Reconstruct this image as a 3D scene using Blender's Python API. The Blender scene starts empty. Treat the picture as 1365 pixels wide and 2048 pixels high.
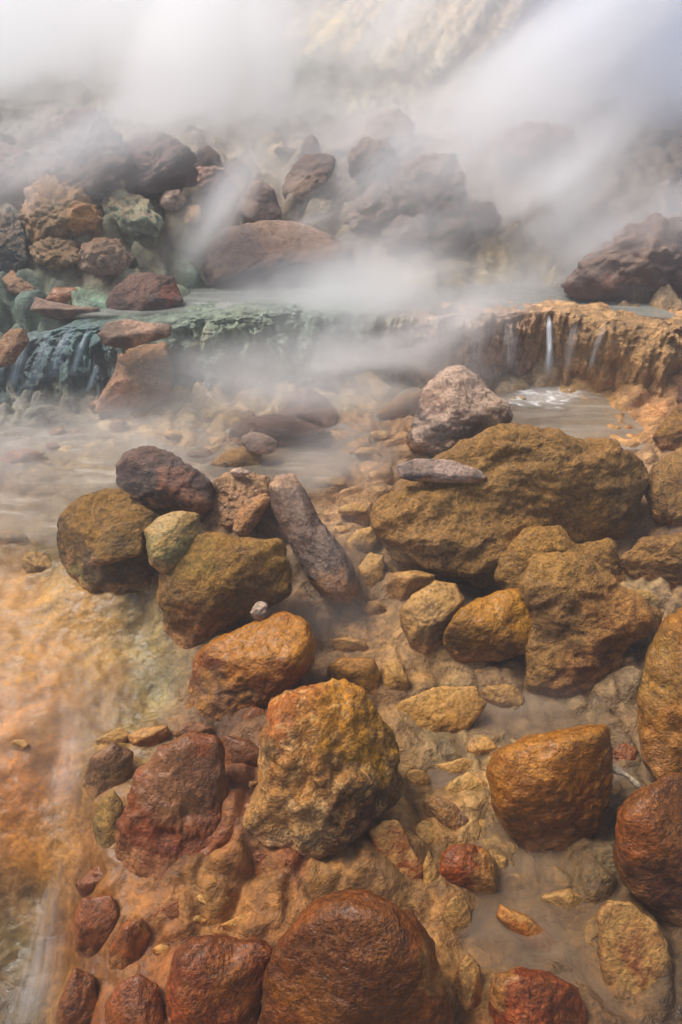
import bpy, bmesh, math, random
import numpy as np
from mathutils import Vector, Matrix

random.seed(7)
sc = bpy.context.scene
COL = sc.collection
W, H, F = 1365.0, 2048.0, 1220.0
CAM = np.array([0.0, 0.0, 1.7])
PITCH = math.radians(36.0)
FWD = np.array([0, math.cos(PITCH), -math.sin(PITCH)])
UP = np.array([0, math.sin(PITCH), math.cos(PITCH)])
RT = np.array([1.0, 0, 0])

# ---------------------------------------------------------------- helpers
def ray(px, py):
    px = np.asarray(px, float); py = np.asarray(py, float)
    d = (px[..., None] - W/2)/F*RT + (H/2 - py[..., None])/F*UP + FWD
    return d
def at_z(px, py, z):
    d = ray(px, py); return CAM + d*((z - CAM[2])/d[..., 2])[..., None]
def at_y(px, py, Y):
    d = ray(px, py); return CAM + d*(Y/d[..., 1])[..., None]
def proj(P):
    v = P - CAM; w = v @ FWD
    w = np.maximum(w, 0.05)
    return W/2 + F*(v @ RT)/w, H/2 - F*(v @ UP)/w

_rs = np.random.RandomState(11)
_perm = np.concatenate([_rs.permutation(256)]*3)
_grad = _rs.normal(size=(256, 3)); _grad /= np.linalg.norm(_grad, axis=1)[:, None]
def perlin(P):
    i = np.floor(P).astype(int); f = P - i; i &= 255
    u = f*f*f*(f*(f*6-15)+10)
    out = 0
    for dx in (0, 1):
        wx = u[..., 0] if dx else 1-u[..., 0]
        a = _perm[(i[..., 0]+dx) & 255]
        for dy in (0, 1):
            wy = u[..., 1] if dy else 1-u[..., 1]
            b = _perm[a + ((i[..., 1]+dy) & 255)]
            for dz in (0, 1):
                wz = u[..., 2] if dz else 1-u[..., 2]
                g = _grad[_perm[b + ((i[..., 2]+dz) & 255)]]
                dot = g[..., 0]*(f[..., 0]-dx) + g[..., 1]*(f[..., 1]-dy) + g[..., 2]*(f[..., 2]-dz)
                out = out + wx*wy*wz*dot
    return out*1.5
def fbm(P, o=4, g=0.5):
    s = 0; a = 1.0; k = 0
    for j in range(o):
        s = s + a*perlin(P + 17.3*j); k += a; a *= g; P = P*2.03
    return s/k
def ridged(P, o=3):
    s = 0; a = 1.0; k = 0
    for j in range(o):
        s = s + a*(1-np.abs(perlin(P + 9.1*j))*2); k += a; a *= .5; P = P*2.1
    return s/k
def sstep(a, b, x):
    t = np.clip((x-a)/(b-a), 0, 1); return t*t*(3-2*t)
def lin(c):
    c = np.asarray(c, float)/255.0
    return np.where(c <= .04045, c/12.92, ((c+.055)/1.055)**2.4)

RG = np.array([.94, .84, .48])
RN = np.array([.9, .86, .82])
def rl(c, cool=False): return np.minimum(lin(c)*(RN if cool else RG), .8)

def mesh_obj(name, verts, faces, mat=None, parent=None, col=None, smooth=True, origin=None):
    verts = np.asarray(verts, float)
    if origin is not None: verts = verts - np.asarray(origin)
    me = bpy.data.meshes.new(name)
    faces = np.asarray(faces, dtype=np.int32)
    me.vertices.add(len(verts)); me.vertices.foreach_set('co', verts.astype(np.float32).ravel())
    n = faces.shape[1]
    me.loops.add(faces.size); me.loops.foreach_set('vertex_index', faces.ravel())
    me.polygons.add(len(faces))
    me.polygons.foreach_set('loop_start', np.arange(0, faces.size, n, dtype=np.int32))
    me.polygons.foreach_set('loop_total', np.full(len(faces), n, dtype=np.int32))
    me.update(calc_edges=True); me.validate()
    if smooth: me.polygons.foreach_set('use_smooth', np.ones(len(me.polygons), bool))
    if col is not None:
        a = me.color_attributes.new('Col', 'FLOAT_COLOR', 'POINT')
        c4 = np.ones((len(verts), 4), np.float32); c4[:, :np.shape(col)[-1]] = col
        a.data.foreach_set('color', c4.ravel())
    o = bpy.data.objects.new(name, me); COL.objects.link(o)
    if origin is not None: o.location = origin
    if mat: me.materials.append(mat)
    if parent: o.parent = parent
    return o
def tag(o, label=None, cat=None, group=None, kind=None):
    if label: o['label'] = label
    if cat: o['category'] = cat
    if group: o['group'] = group
    if kind: o['kind'] = kind
    return o
def grid_faces(nr, nc):
    i = np.arange(nr-1)[:, None]*nc + np.arange(nc-1)[None, :]
    return np.stack([i, i+1, i+nc+1, i+nc], -1).reshape(-1, 4)

# ---------------------------------------------------------------- materials
def N(nt, t, **kw):
    n = nt.nodes.new(t)
    for k, v in kw.items():
        if k.startswith('_'): setattr(n, k[1:], v)
        else: n.inputs[k.replace('~', ' ')].default_value = v
    return n
def math_n(nt, op, a, b=None, c=None, clamp=False):
    n = nt.nodes.new('ShaderNodeMath'); n.operation = op; n.use_clamp = clamp
    for i, v in enumerate((a, b, c)):
        if v is None: continue
        if isinstance(v, (int, float)): n.inputs[i].default_value = v
        else: nt.links.new(v, n.inputs[i])
    return n.outputs[0]
def mix_c(nt, f, a, b, mode='MIX'):
    n = nt.nodes.new('ShaderNodeMix'); n.data_type = 'RGBA'; n.blend_type = mode
    for s, v in ((n.inputs[0], f), (n.inputs[6], a), (n.inputs[7], b)):
        if hasattr(v, 'links'): nt.links.new(v, s)
        elif isinstance(v, (int, float)): s.default_value = v
        else: s.default_value = (*v, 1)
    return n.outputs[2]
def ramp(nt, f, a, b, lo=0.0, hi=1.0):
    n = nt.nodes.new('ShaderNodeMapRange'); n.interpolation_type = 'SMOOTHSTEP'
    nt.links.new(f, n.inputs[0])
    n.inputs[1].default_value = a; n.inputs[2].default_value = b; n.inputs[3].default_value = lo; n.inputs[4].default_value = hi
    return n.outputs[0]
def noise(nt, vec, scale, detail=4, rough=.55, dist=0.0):
    n = N(nt, 'ShaderNodeTexNoise', Scale=scale, Detail=detail, Roughness=rough, Distortion=dist)
    nt.links.new(vec, n.inputs['Vector']); return n.outputs['Fac']

def stone_mat(name, second, top, top_amt=.6, rough=.75, scale=1.0, bump=1.0, speck=.65, patch=.5, stretch=(1, 1, 1), crust=None, wet=0.0):
    cool = name.split('_')[0] in ('dark', 'grey', 'pale', 'green', 'ochre')
    m = bpy.data.materials.new(name); m.use_nodes = True; nt = m.node_tree; nt.nodes.clear()
    out = nt.nodes.new('ShaderNodeOutputMaterial'); bs = nt.nodes.new('ShaderNodeBsdfPrincipled')
    nt.links.new(bs.outputs[0], out.inputs[0])
    tc = nt.nodes.new('ShaderNodeTexCoord'); oi = nt.nodes.new('ShaderNodeObjectInfo')
    mp = nt.nodes.new('ShaderNodeMapping'); nt.links.new(tc.outputs['Object'], mp.inputs[0])
    mp.inputs['Scale'].default_value = stretch
    va = nt.nodes.new('ShaderNodeVectorMath'); va.operation = 'MULTIPLY_ADD'
    cx = nt.nodes.new('ShaderNodeCombineXYZ')
    for i in range(3): nt.links.new(oi.outputs['Random'], cx.inputs[i])
    nt.links.new(cx.outputs[0], va.inputs[0]); va.inputs[1].default_value = (31, 17, 23); nt.links.new(mp.outputs[0], va.inputs[2])
    v = va.outputs[0]
    at = N(nt, 'ShaderNodeAttribute', _attribute_name='Col')
    n1 = noise(nt, v, 9*scale, 6, .62, .8)
    base = mix_c(nt, ramp(nt, n1, .42, .66, 0, patch), at.outputs['Color'], rl(second, cool))
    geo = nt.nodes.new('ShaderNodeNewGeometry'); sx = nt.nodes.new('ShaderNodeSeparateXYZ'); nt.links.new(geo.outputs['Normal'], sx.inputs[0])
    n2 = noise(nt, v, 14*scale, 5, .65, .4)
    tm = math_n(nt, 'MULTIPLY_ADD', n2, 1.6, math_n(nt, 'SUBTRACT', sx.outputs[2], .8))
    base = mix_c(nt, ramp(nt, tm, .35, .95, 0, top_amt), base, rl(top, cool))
    if crust:
        n5 = noise(nt, v, 22*scale, 8, .7, 1.2)
        base = mix_c(nt, ramp(nt, n5, .52, .64, 0, .8), base, rl(crust, cool))
    n3 = noise(nt, v, 75*min(scale, 1.3), 3, .6)
    n4 = noise(nt, v, 150, 2, .6)
    g = math_n(nt, 'ADD', math_n(nt, 'MULTIPLY', n3, .7), math_n(nt, 'MULTIPLY', n4, .3))
    val = ramp(nt, g, .3, .7, 1-speck*.75, 1+speck*.7)
    base = mix_c(nt, 1.0, base, val, 'MULTIPLY')
    # thin dark seams
    vo = N(nt, 'ShaderNodeTexNoise', Scale=7*scale, Detail=5, Roughness=.6, Distortion=1.5); nt.links.new(v, vo.inputs['Vector'])
    sm = math_n(nt, 'ABSOLUTE', math_n(nt, 'SUBTRACT', vo.outputs['Fac'], .5))
    seam = ramp(nt, sm, 0.0, .03, .72, 1.0)
    base = mix_c(nt, 1.0, base, seam, 'MULTIPLY')
    nt.links.new(base, bs.inputs['Base Color'])
    nt.links.new(ramp(nt, n2, .3, .7, rough-.15, min(1, rough+.12)), bs.inputs['Roughness'])
    bs.inputs['Specular IOR Level'].default_value = .35; bs.inputs['Coat Weight'].default_value = wet; bs.inputs['Coat Roughness'].default_value = .35
    b1 = N(nt, 'ShaderNodeBump', Strength=1.0, Distance=.0045*bump); nt.links.new(n3, b1.inputs['Height'])
    b2 = N(nt, 'ShaderNodeBump', Strength=.9, Distance=.0022*bump); nt.links.new(n4, b2.inputs['Height'])
    b3 = N(nt, 'ShaderNodeBump', Strength=.4, Distance=.008*bump); nt.links.new(seam, b3.inputs['Height'])
    nt.links.new(b1.outputs[0], b2.inputs['Normal']); nt.links.new(b2.outputs[0], b3.inputs['Normal']); nt.links.new(b3.outputs[0], bs.inputs['Normal'])
    return m

MATS = {
 # name: second, top, amt ...
 'rust':   stone_mat('rust_coated_stone', (66, 32, 6), (126, 78, 14), .4, .5, 1.0, 1.3, .6, wet=0.17),
 'redbrown': stone_mat('red_brown_wet_stone', (88, 50, 24), (130, 78, 34), .35, .5, 1.0, 1.0, .45, stretch=(1.4, 1.4, .6), wet=0.25),
 'amber':  stone_mat('amber_algae_stone', (104, 62, 20), (172, 118, 32), .6, .5, 1.0, 1.3, .5, wet=0.17),
 'olive':  stone_mat('olive_algae_stone', (80, 58, 34), (146, 110, 58), .55, .8, 1.1, 1.6, .6),
 'tan':    stone_mat('tan_mineral_stone', (134, 98, 62), (190, 150, 102), .6, .7, 1.2, 1.1, .45, wet=0.10),
 'dark':   stone_mat('dark_volcanic_stone', (54, 44, 40), (128, 98, 82), .45, .85, 1.2, 1.4, .55),
 'grey':   stone_mat('grey_weathered_stone', (92, 78, 72), (150, 128, 112), .5, .85, 1.2, 1.2, .5),
 'crust':  stone_mat('white_crusted_stone', (104, 72, 46), (178, 118, 24), .3, .7, 1.0, 1.2, .6, crust=(190, 150, 112), wet=0.07),
 'pale':   stone_mat('pale_topped_stone', (80, 62, 52), (196, 168, 144), .8, .85, 1.2, 1.4, .55),
 'algae':  stone_mat('green_algae_stone', (72, 84, 70), (176, 140, 104), .5, .75, 1.6, 1.5, .5, crust=(186, 164, 140)),
 'ochre':  stone_mat('ochre_algae_stone', (88, 74, 52), (166, 126, 84), .5, .8, 2.2, 1.6, .5, crust=(184, 156, 130)),
 'wood':   stone_mat('bleached_wood', (150, 134, 116), (214, 202, 184), .5, .8, 3, .6, .3),
 'mound':  stone_mat('algae_mineral_mound', (98, 70, 42), (152, 114, 68), .5, .8, 1.0, 2.0, .6, wet=0.05),
}

def ground_mat(name, stretch=(1, 1, 1), rough=.55, sc_=1.0, streak=.35, bump=1.0):
    m = bpy.data.materials.new(name); m.use_nodes = True; nt = m.node_tree; nt.nodes.clear()
    out = nt.nodes.new('ShaderNodeOutputMaterial'); bs = nt.nodes.new('ShaderNodeBsdfPrincipled')
    nt.links.new(bs.outputs[0], out.inputs[0])
    geo = nt.nodes.new('ShaderNodeNewGeometry')
    mp = nt.nodes.new('ShaderNodeMapping'); nt.links.new(geo.outputs['Position'], mp.inputs[0]); mp.inputs['Scale'].default_value = stretch
    v = mp.outputs[0]
    at = N(nt, 'ShaderNodeAttribute', _attribute_name='Col')
    n1 = noise(nt, v, 6*sc_, 7, .62, 1.0); n2 = noise(nt, v, 24*sc_, 6, .65, .8); n3 = noise(nt, geo.outputs['Position'], 90, 3, .6)
    c = mix_c(nt, 1.0, at.outputs['Color'], ramp(nt, n1, .3, .7, 1-streak, 1+streak), 'MULTIPLY')
    c = mix_c(nt, 1.0, c, ramp(nt, n2, .3, .7, .7, 1.3), 'MULTIPLY')
    c = mix_c(nt, 1.0, c, ramp(nt, n3, .3, .7, .78, 1.22), 'MULTIPLY')
    nt.links.new(c, bs.inputs['Base Color'])
    nt.links.new(math_n(nt, 'MULTIPLY', ramp(nt, n2, .3, .7, rough-.15, rough+.2), math_n(nt, 'MULTIPLY_ADD', at.outputs['Alpha'], .1, .9)), bs.inputs['Roughness'])
    b1 = N(nt, 'ShaderNodeBump', Strength=.7, Distance=.03*bump); nt.links.new(n2, b1.inputs['Height'])
    b2 = N(nt, 'ShaderNodeBump', Strength=.6, Distance=.011*bump); nt.links.new(n3, b2.inputs['Height'])
    nt.links.new(math_n(nt, 'MULTIPLY', at.outputs['Alpha'], .7), b1.inputs['Strength']); nt.links.new(math_n(nt, 'MULTIPLY', at.outputs['Alpha'], .6), b2.inputs['Strength'])
    nt.links.new(b1.outputs[0], b2.inputs['Normal']); nt.links.new(b2.outputs[0], bs.inputs['Normal'])
    return m
GM = ground_mat('mineral_ground')
LM = ground_mat('flowstone', (1.6, 1.6, .35), .5, 1.4, .4, 1.6)

def water_mat(name, col, opac, streak_scale=(1, 6, 1), foam=(215, 210, 205), foam_amt=.5, rough=.12):
    m = bpy.data.materials.new(name); m.use_nodes = True; nt = m.node_tree; nt.nodes.clear()
    out = nt.nodes.new('ShaderNodeOutputMaterial')
    geo = nt.nodes.new('ShaderNodeNewGeometry')
    mp = nt.nodes.new('ShaderNodeMapping'); nt.links.new(geo.outputs['Position'], mp.inputs[0]); mp.inputs['Scale'].default_value = streak_scale
    mp.inputs['Rotation'].default_value = (0, 0, .35)
    n1 = noise(nt, mp.outputs[0], 2.2, 4, .5, .4)
    tr = N(nt, 'ShaderNodeBsdfTransparent'); df = N(nt, 'ShaderNodeBsdfDiffuse'); gl = N(nt, 'ShaderNodeBsdfGlossy', Roughness=rough)
    fm = ramp(nt, n1, .48, .74, 0, foam_amt)
    c = mix_c(nt, fm, lin(col), lin(foam)); nt.links.new(c, df.inputs[0])
    m1 = nt.nodes.new('ShaderNodeMixShader'); nt.links.new(tr.outputs[0], m1.inputs[1]); nt.links.new(df.outputs[0], m1.inputs[2])
    nt.links.new(math_n(nt, 'ADD', math_n(nt, 'MULTIPLY', fm, .6), opac, clamp=True), m1.inputs[0])
    fr = N(nt, 'ShaderNodeFresnel', IOR=1.33)
    m2 = nt.nodes.new('ShaderNodeMixShader'); nt.links.new(fr.outputs[0], m2.inputs[0]); nt.links.new(m1.outputs[0], m2.inputs[1]); nt.links.new(gl.outputs[0], m2.inputs[2])
    bp = N(nt, 'ShaderNodeBump', Strength=.25, Distance=.01); nt.links.new(n1, bp.inputs['Height'])
    nt.links.new(bp.outputs[0], gl.inputs['Normal']); nt.links.new(bp.outputs[0], fr.inputs['Normal'])
    ea = N(nt, 'ShaderNodeAttribute', _attribute_name='Col'); m3 = nt.nodes.new('ShaderNodeMixShader')
    nt.links.new(ramp(nt, math_n(nt, 'MULTIPLY', ea.outputs['Fac'], math_n(nt, 'MULTIPLY_ADD', n1, 1.4, .3)), .08, .7, 0, 1), m3.inputs[0]); nt.links.new(tr.outputs[0], m3.inputs[1]); nt.links.new(m2.outputs[0], m3.inputs[2]); nt.links.new(m3.outputs[0], out.inputs[0])
    return m

# ---------------------------------------------------------------- terrain: (px, py, z, colour of the ground there)
CP = [
 # bottom row
 (-60, 2100, -.25, (86, 70, 58)), (60, 2060, -.22, (92, 74, 56)), (200, 2100, -.05, (130, 70, 36)), (450, 2080, -.02, (96, 52, 26)), (700, 2100, -.03, (80, 46, 26)),
 (950, 2080, -.02, (120, 76, 44)), (1200, 2080, -.02, (112, 80, 56)), (1450, 2080, -.02, (80, 56, 40)),
 (80, 1800, -.18, (112, 84, 58)), (40, 1900, -.22, (98, 80, 58)), (-100, 1800, -.1, (120, 86, 56)), (140, 1990, -.14, (140, 96, 56)), (160, 1900, -.06, (136, 84, 50)),
 (250, 1850, 0, (150, 98, 60)), (420, 1830, .02, (158, 112, 72)), (330, 1930, 0, (146, 92, 56)), (560, 1810, .02, (160, 110, 70)), (640, 1780, .02, (156, 112, 74)),
 (600, 1740, .03, (124, 70, 44)), (740, 1740, .02, (140, 100, 66)), (870, 1830, 0, (146, 108, 74)), (880, 1950, -.02, (150, 108, 68)), (960, 1980, -.03, (126, 92, 62)),
 (1030, 1800, -.05, (128, 98, 72)), (1060, 1920, -.05, (116, 90, 70)), (1180, 1760, -.06, (120, 100, 84)), (1150, 1870, -.05, (124, 94, 66)), (1240, 1900, -.03, (126, 92, 60)),
 (1340, 1980, -.03, (96, 72, 54)), (1220, 1740, -.08, (70, 56, 46)), (880, 1690, 0, (158, 120, 82)), (810, 1600, .01, (166, 128, 86)), (970, 1610, -.01, (158, 124, 88)), (1010, 1700, -.04, (136, 108, 80)),
 (930, 1520, -.04, (136, 114, 88)), (900, 1470, -.04, (130, 112, 90)), (1000, 1440, -.02, (134, 110, 86)), (1100, 1440, -.02, (130, 106, 82)), (1240, 1440, -.01, (120, 96, 74)),
 (1250, 1360, .04, (128, 104, 82)), (840, 1360, .03, (160, 122, 78)), (760, 1300, .05, (158, 120, 78)), (700, 1290, .03, (144, 110, 78)), (650, 1240, .05, (120, 94, 74)), (720, 1230, .06, (134, 106, 80)),
 (780, 1240, .08, (150, 116, 80)), (780, 1400, .03, (138, 102, 66)), (640, 1420, .05, (96, 66, 44)), (640, 1180, .06, (84, 70, 60)), (760, 1180, .1, (136, 106, 80)),
 (960, 1190, .06, (70, 50, 34)), (1000, 1360, 0, (120, 94, 72)), (1180, 1140, .12, (132, 104, 80)), (1230, 1150, .14, (154, 132, 104)), (1330, 1180, .14, (150, 122, 96)), (1280, 1180, .14, (160, 134, 102)),
 (1300, 1250, .1, (140, 114, 88)), (1450, 1250, .1, (130, 100, 70)), (1290, 1080, .16, (138, 106, 78)), (1350, 1040, .2, (134, 102, 74)), (1300, 930, .27, (156, 122, 94)), (1450, 950, .3, (130, 96, 70)),
 # centre mid
 (700, 1150, .12, (134, 106, 76)), (700, 1040, .2, (168, 132, 98)), (740, 1110, .14, (150, 118, 78)), (660, 1000, .23, (158, 122, 90)), (720, 980, .24, (150, 118, 90)), (640, 940, .26, (150, 114, 84)),
 (720, 900, .27, (168, 132, 100)), (800, 870, .28, (160, 124, 92)), (700, 860, .28, (176, 140, 108)), (620, 900, .27, (160, 122, 90)), (900, 960, .24, (120, 90, 64)), (780, 950, .26, (150, 116, 86)),
 (1000, 950, .24, (130, 100, 72)), (1000, 1080, .18, (130, 100, 72)),
 # right pool bed & foot of the ledge
 (1100, 830, .24, (150, 124, 96)), (1200, 840, .24, (160, 122, 80)), (1050, 800, .26, (176, 152, 128)), (1250, 870, .27, (178, 132, 82)), (1180, 790, .28, (176, 138, 92)), (1300, 830, .3, (180, 132, 92)),
 (1380, 820, .36, (120, 84, 62)), (980, 770, .28, (190, 168, 146)), (860, 750, .29, (200, 180, 160)), (760, 790, .29, (190, 168, 146)), (680, 800, .29, (176, 158, 136)),
 # left stream bed
 (560, 820, .29, (168, 150, 130)), (400, 840, .29, (170, 150, 124)), (250, 850, .29, (166, 146, 126)), (80, 840, .28, (130, 132, 134)), (-60, 850, .28, (120, 124, 128)), (160, 810, .29, (150, 140, 130)),
 (0, 880, .27, (140, 130, 124)), (60, 950, .25, (168, 140, 112)), (200, 920, .27, (186, 162, 130)), (180, 970, .25, (176, 154, 116)), (60, 1030, .23, (150, 120, 96)), (-80, 1000, .24, (150, 118, 92)),
 (30, 1090, .2, (156, 122, 90)), (90, 1120, .18, (140, 122, 116)), (360, 900, .28, (170, 142, 112)), (430, 880, .28, (164, 134, 104)), (300, 1100, .16, (80, 66, 50)), (430, 1000, .2, (150, 110, 76)), (560, 1040, .16, (84, 62, 46)),
 (60, 1200, .16, (180, 134, 80)), (-80, 1200, .17, (184, 128, 66)), (180, 1240, .14, (164, 124, 80)), (280, 1220, .13, (128, 104, 80)), (300, 1290, .1, (136, 118, 92)), (60, 1330, .12, (186, 134, 62)), (200, 1340, .1, (168, 130, 82)), (320, 1390, .05, (130, 118, 104)),
 (260, 1420, .05, (136, 118, 96)), (-80, 1400, .1, (190, 128, 56)), (80, 1440, .08, (186, 126, 56)), (200, 1450, .05, (150, 116, 78)), (30, 1560, .04, (188, 118, 50)), (110, 1540, .0, (176, 116, 66)), (-100, 1600, .02, (182, 116, 52)),
 (50, 1680, -.05, (170, 112, 54)), (130, 1650, -.04, (150, 104, 70)), (170, 1560, .03, (140, 106, 80)), (220, 1560, .05, (126, 92, 70)), (180, 1720, -.02, (120, 78, 54)), (360, 1480, .05, (120, 88, 66)), (420, 1700, .04, (124, 72, 46)), (480, 1640, .05, (130, 80, 54)),
 (1450, 1500, .0, (70, 50, 36)), (1450, 1800, -.05, (60, 44, 34)), (400, 1250, .1, (110, 84, 56)), (470, 1440, .06, (90, 60, 40)),
 # ledge line + upper pool floor
 (-80, 830, .29, (90, 100, 100)),
 (-80, 600, .66, (80, 100, 100)), (60, 640, .58, (86, 110, 108)), (200, 618, .66, (120, 150, 140)), (400, 600, .57, (130, 150, 140)), (600, 600, .57, (150, 160, 150)), (800, 605, .57, (180, 165, 148)), (1000, 600, .57, (180, 165, 145)),
 (1200, 603, .57, (160, 155, 140)), (1400, 606, .57, (160, 155, 140)), (600, 575, .6, (130, 135, 130)), (1000, 560, .7, (160, 145, 130)), (1200, 590, .6, (150, 135, 120)),
 (60, 540, .76, (120, 110, 96)), (200, 560, .74, (130, 110, 92)), (340, 520, .78, (140, 124, 104)), (-80, 480, .92, (74, 90, 92)), (120, 480, .92, (120, 116, 94)), (260, 450, .96, (110, 130, 110)), (380, 460, .92, (150, 130, 112)),
 (120, 390, 1.1, (120, 96, 74)), (-80, 380, 1.1, (84, 80, 84)), (300, 380, 1.08, (120, 100, 88)), (450, 420, .96, (150, 132, 116)), (420, 360, 1.08, (140, 112, 96)),
 (600, 430, .94, (150, 132, 116)), (760, 470, .86, (140, 124, 112)), (620, 380, 1.03, (160, 144, 128)), (900, 460, .88, (120, 106, 98)), (1050, 480, .84, (150, 135, 124)), (1250, 560, .74, (110, 96, 88)), (1400, 540, .8, (100, 88, 84)),
 (1050, 400, .98, (150, 128, 110)), (1250, 420, .95, (140, 124, 120)), (1400, 400, 1.0, (110, 100, 104)),
 (760, 330, 1.14, (150, 132, 116)), (520, 320, 1.16, (170, 150, 128)), (200, 320, 1.2, (100, 90, 86)), (950, 330, 1.14, (160, 136, 114)), (1100, 300, 1.22, (116, 82, 68)), (1300, 320, 1.16, (120, 108, 110)),
 (-100, 280, 1.25, (100, 98, 90)),
]
# hillside and far ground, given straight in metres (x, y, z)
CW = [
 (0, 7, 1.5, (196, 186, 140)), (-1, 8, 1.75, (170, 150, 126)), (0.4, 9, 2.1, (190, 160, 120)), (-.35, 7.4, 1.62, (112, 124, 76)), (-.15, 8.6, 1.98, (210, 176, 96)), (-.6, 7.2, 1.55, (216, 196, 150)), (-.3, 10, 2.5, (120, 84, 80)), (.9, 7.6, 1.6, (206, 190, 160)), (1.6, 8.5, 1.95, (170, 146, 112)), (3, 8, 1.8, (120, 96, 80)), (4.6, 8.5, 1.8, (120, 104, 100)), (-2.4, 8.5, 1.8, (130, 120, 100)), (-4.5, 9, 1.35, (110, 110, 90)),
 (-2, 11, 2.4, (120, 100, 84)), (0, 11, 2.9, (130, 104, 90)), (2.2, 11, 2.9, (160, 140, 110)), (4.4, 11, 2.6, (140, 126, 110)), (-.8, 7.6, 1.65, (120, 130, 90)), (-.2, 8.2, 1.8, (206, 170, 110)), (-1.1, 6.6, 1.4, (206, 190, 150)),
 (0, 14, 3.8, (150, 126, 104)), (3, 14, 3.7, (140, 120, 100)), (6, 14, 2.7, (110, 104, 96)), (-3.5, 13, 2.3, (110, 108, 92)), (-6, 13, 1.0, (96, 104, 84)), (9, 13, 1.3, (100, 100, 90)),
 (0, 20, 3.6, (120, 110, 90)), (-12, 20, 0, (90, 100, 76)), (12, 20, 0.6, (90, 100, 76)), (-8, 30, -.6, (80, 92, 66)), (0, 35, .5, (80, 92, 66)), (14, 35, -1, (80, 92, 66)), (-25, 35, -.8, (80, 92, 66)),
 (-60, 70, -1.0, (70, 82, 60)), (0, 75, -1.0, (70, 82, 60)), (60, 70, -1.0, (70, 82, 60)), (-2, -1, -.1, (100, 70, 50)), (2, -1, -.1, (100, 70, 50)), (0, -1, -.1, (100, 70, 50)),
 (-8, 4, .6, (100, 90, 76)), (8, 4, .8, (110, 90, 76)), (-3, .8, .1, (150, 110, 70)), (3, 1, .1, (110, 84, 60)), (-30, 8, 0.3, (90, 96, 76)), (30, 8, 0.5, (90, 96, 76)), (-10, -2, 0, (90, 80, 60)), (10, -2, 0, (90, 80, 60)),
]
_P = [(*at_z(a, b, z)[:2], z) for a, b, z, c in CP] + [(x, y, z) for x, y, z, c in CW]
_P = np.array(_P)
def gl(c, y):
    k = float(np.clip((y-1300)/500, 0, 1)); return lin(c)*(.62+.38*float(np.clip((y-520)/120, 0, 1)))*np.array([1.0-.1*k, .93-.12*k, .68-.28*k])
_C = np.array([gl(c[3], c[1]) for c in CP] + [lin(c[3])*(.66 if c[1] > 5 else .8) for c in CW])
def warp(xy):      # compress distances with range so near and far points carry equal weight
    x, y = xy[..., 0], xy[..., 1]
    r = np.log(np.maximum(y, -1.2) + 1.9)
    return np.stack([x/(np.maximum(y, 0)*.75+.9), r*1.35], -1)
_Q = warp(_P[:, :2]); n_ = len(_Q)
def _phi(r): return r
_A = _phi(np.linalg.norm(_Q[:, None]-_Q[None], axis=-1)) - np.eye(n_)*.012
_A = np.block([[_A, np.ones((n_, 1)), _Q], [np.ones((1, n_)), np.zeros((1, 3))], [_Q.T, np.zeros((2, 3))]])
_wz = np.linalg.solve(_A, np.concatenate([_P[:, 2], [0, 0, 0]]))
def base_h(xy):
    q = warp(xy); out = np.empty(q.shape[:-1]); qf = q.reshape(-1, 2); of = out.reshape(-1)
    for i in range(0, len(qf), 20000):
        d = np.linalg.norm(qf[i:i+20000, None]-_Q[None], axis=-1)
        of[i:i+20000] = _phi(d) @ _wz[:n_] + _wz[n_] + qf[i:i+20000] @ _wz[n_+1:]
    return out
def base_c(xy, pw=3.5):
    q = warp(xy).reshape(-1, 2); out = np.empty((len(q), 3))
    jit = .035*np.stack([fbm(np.c_[xy.reshape(-1, 2)*3, np.zeros(len(q))], 4), fbm(np.c_[xy.reshape(-1, 2)*3, np.ones(len(q))*9], 4)], -1)
    q = q + jit
    for i in range(0, len(q), 20000):
        d = np.linalg.norm(q[i:i+20000, None]-_Q[None], axis=-1) + .012
        w = d**-pw; out[i:i+20000] = (w @ _C)/w.sum(1)[:, None]
    return out
def _cells(P, sc_, seed=0):
    Q = P*sc_; i0 = np.floor(Q).astype(int); best = np.full(Q.shape[:-1], 9.0); sec = best.copy()
    for dx in (-1, 0, 1):
        for dy in (-1, 0, 1):
            c = i0 + np.array([dx, dy]); h = _perm[(_perm[c[..., 0] & 255] + c[..., 1] + seed) & 255]
            jx = (h/255.0); jy = (_perm[h]/255.0); d = np.hypot(c[..., 0]+.15+.7*jx-Q[..., 0], c[..., 1]+.15+.7*jy-Q[..., 1])
            m = d < best; sec = np.where(m, best, np.minimum(sec, d)); best = np.where(m, d, best)
    return best, sec
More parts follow.
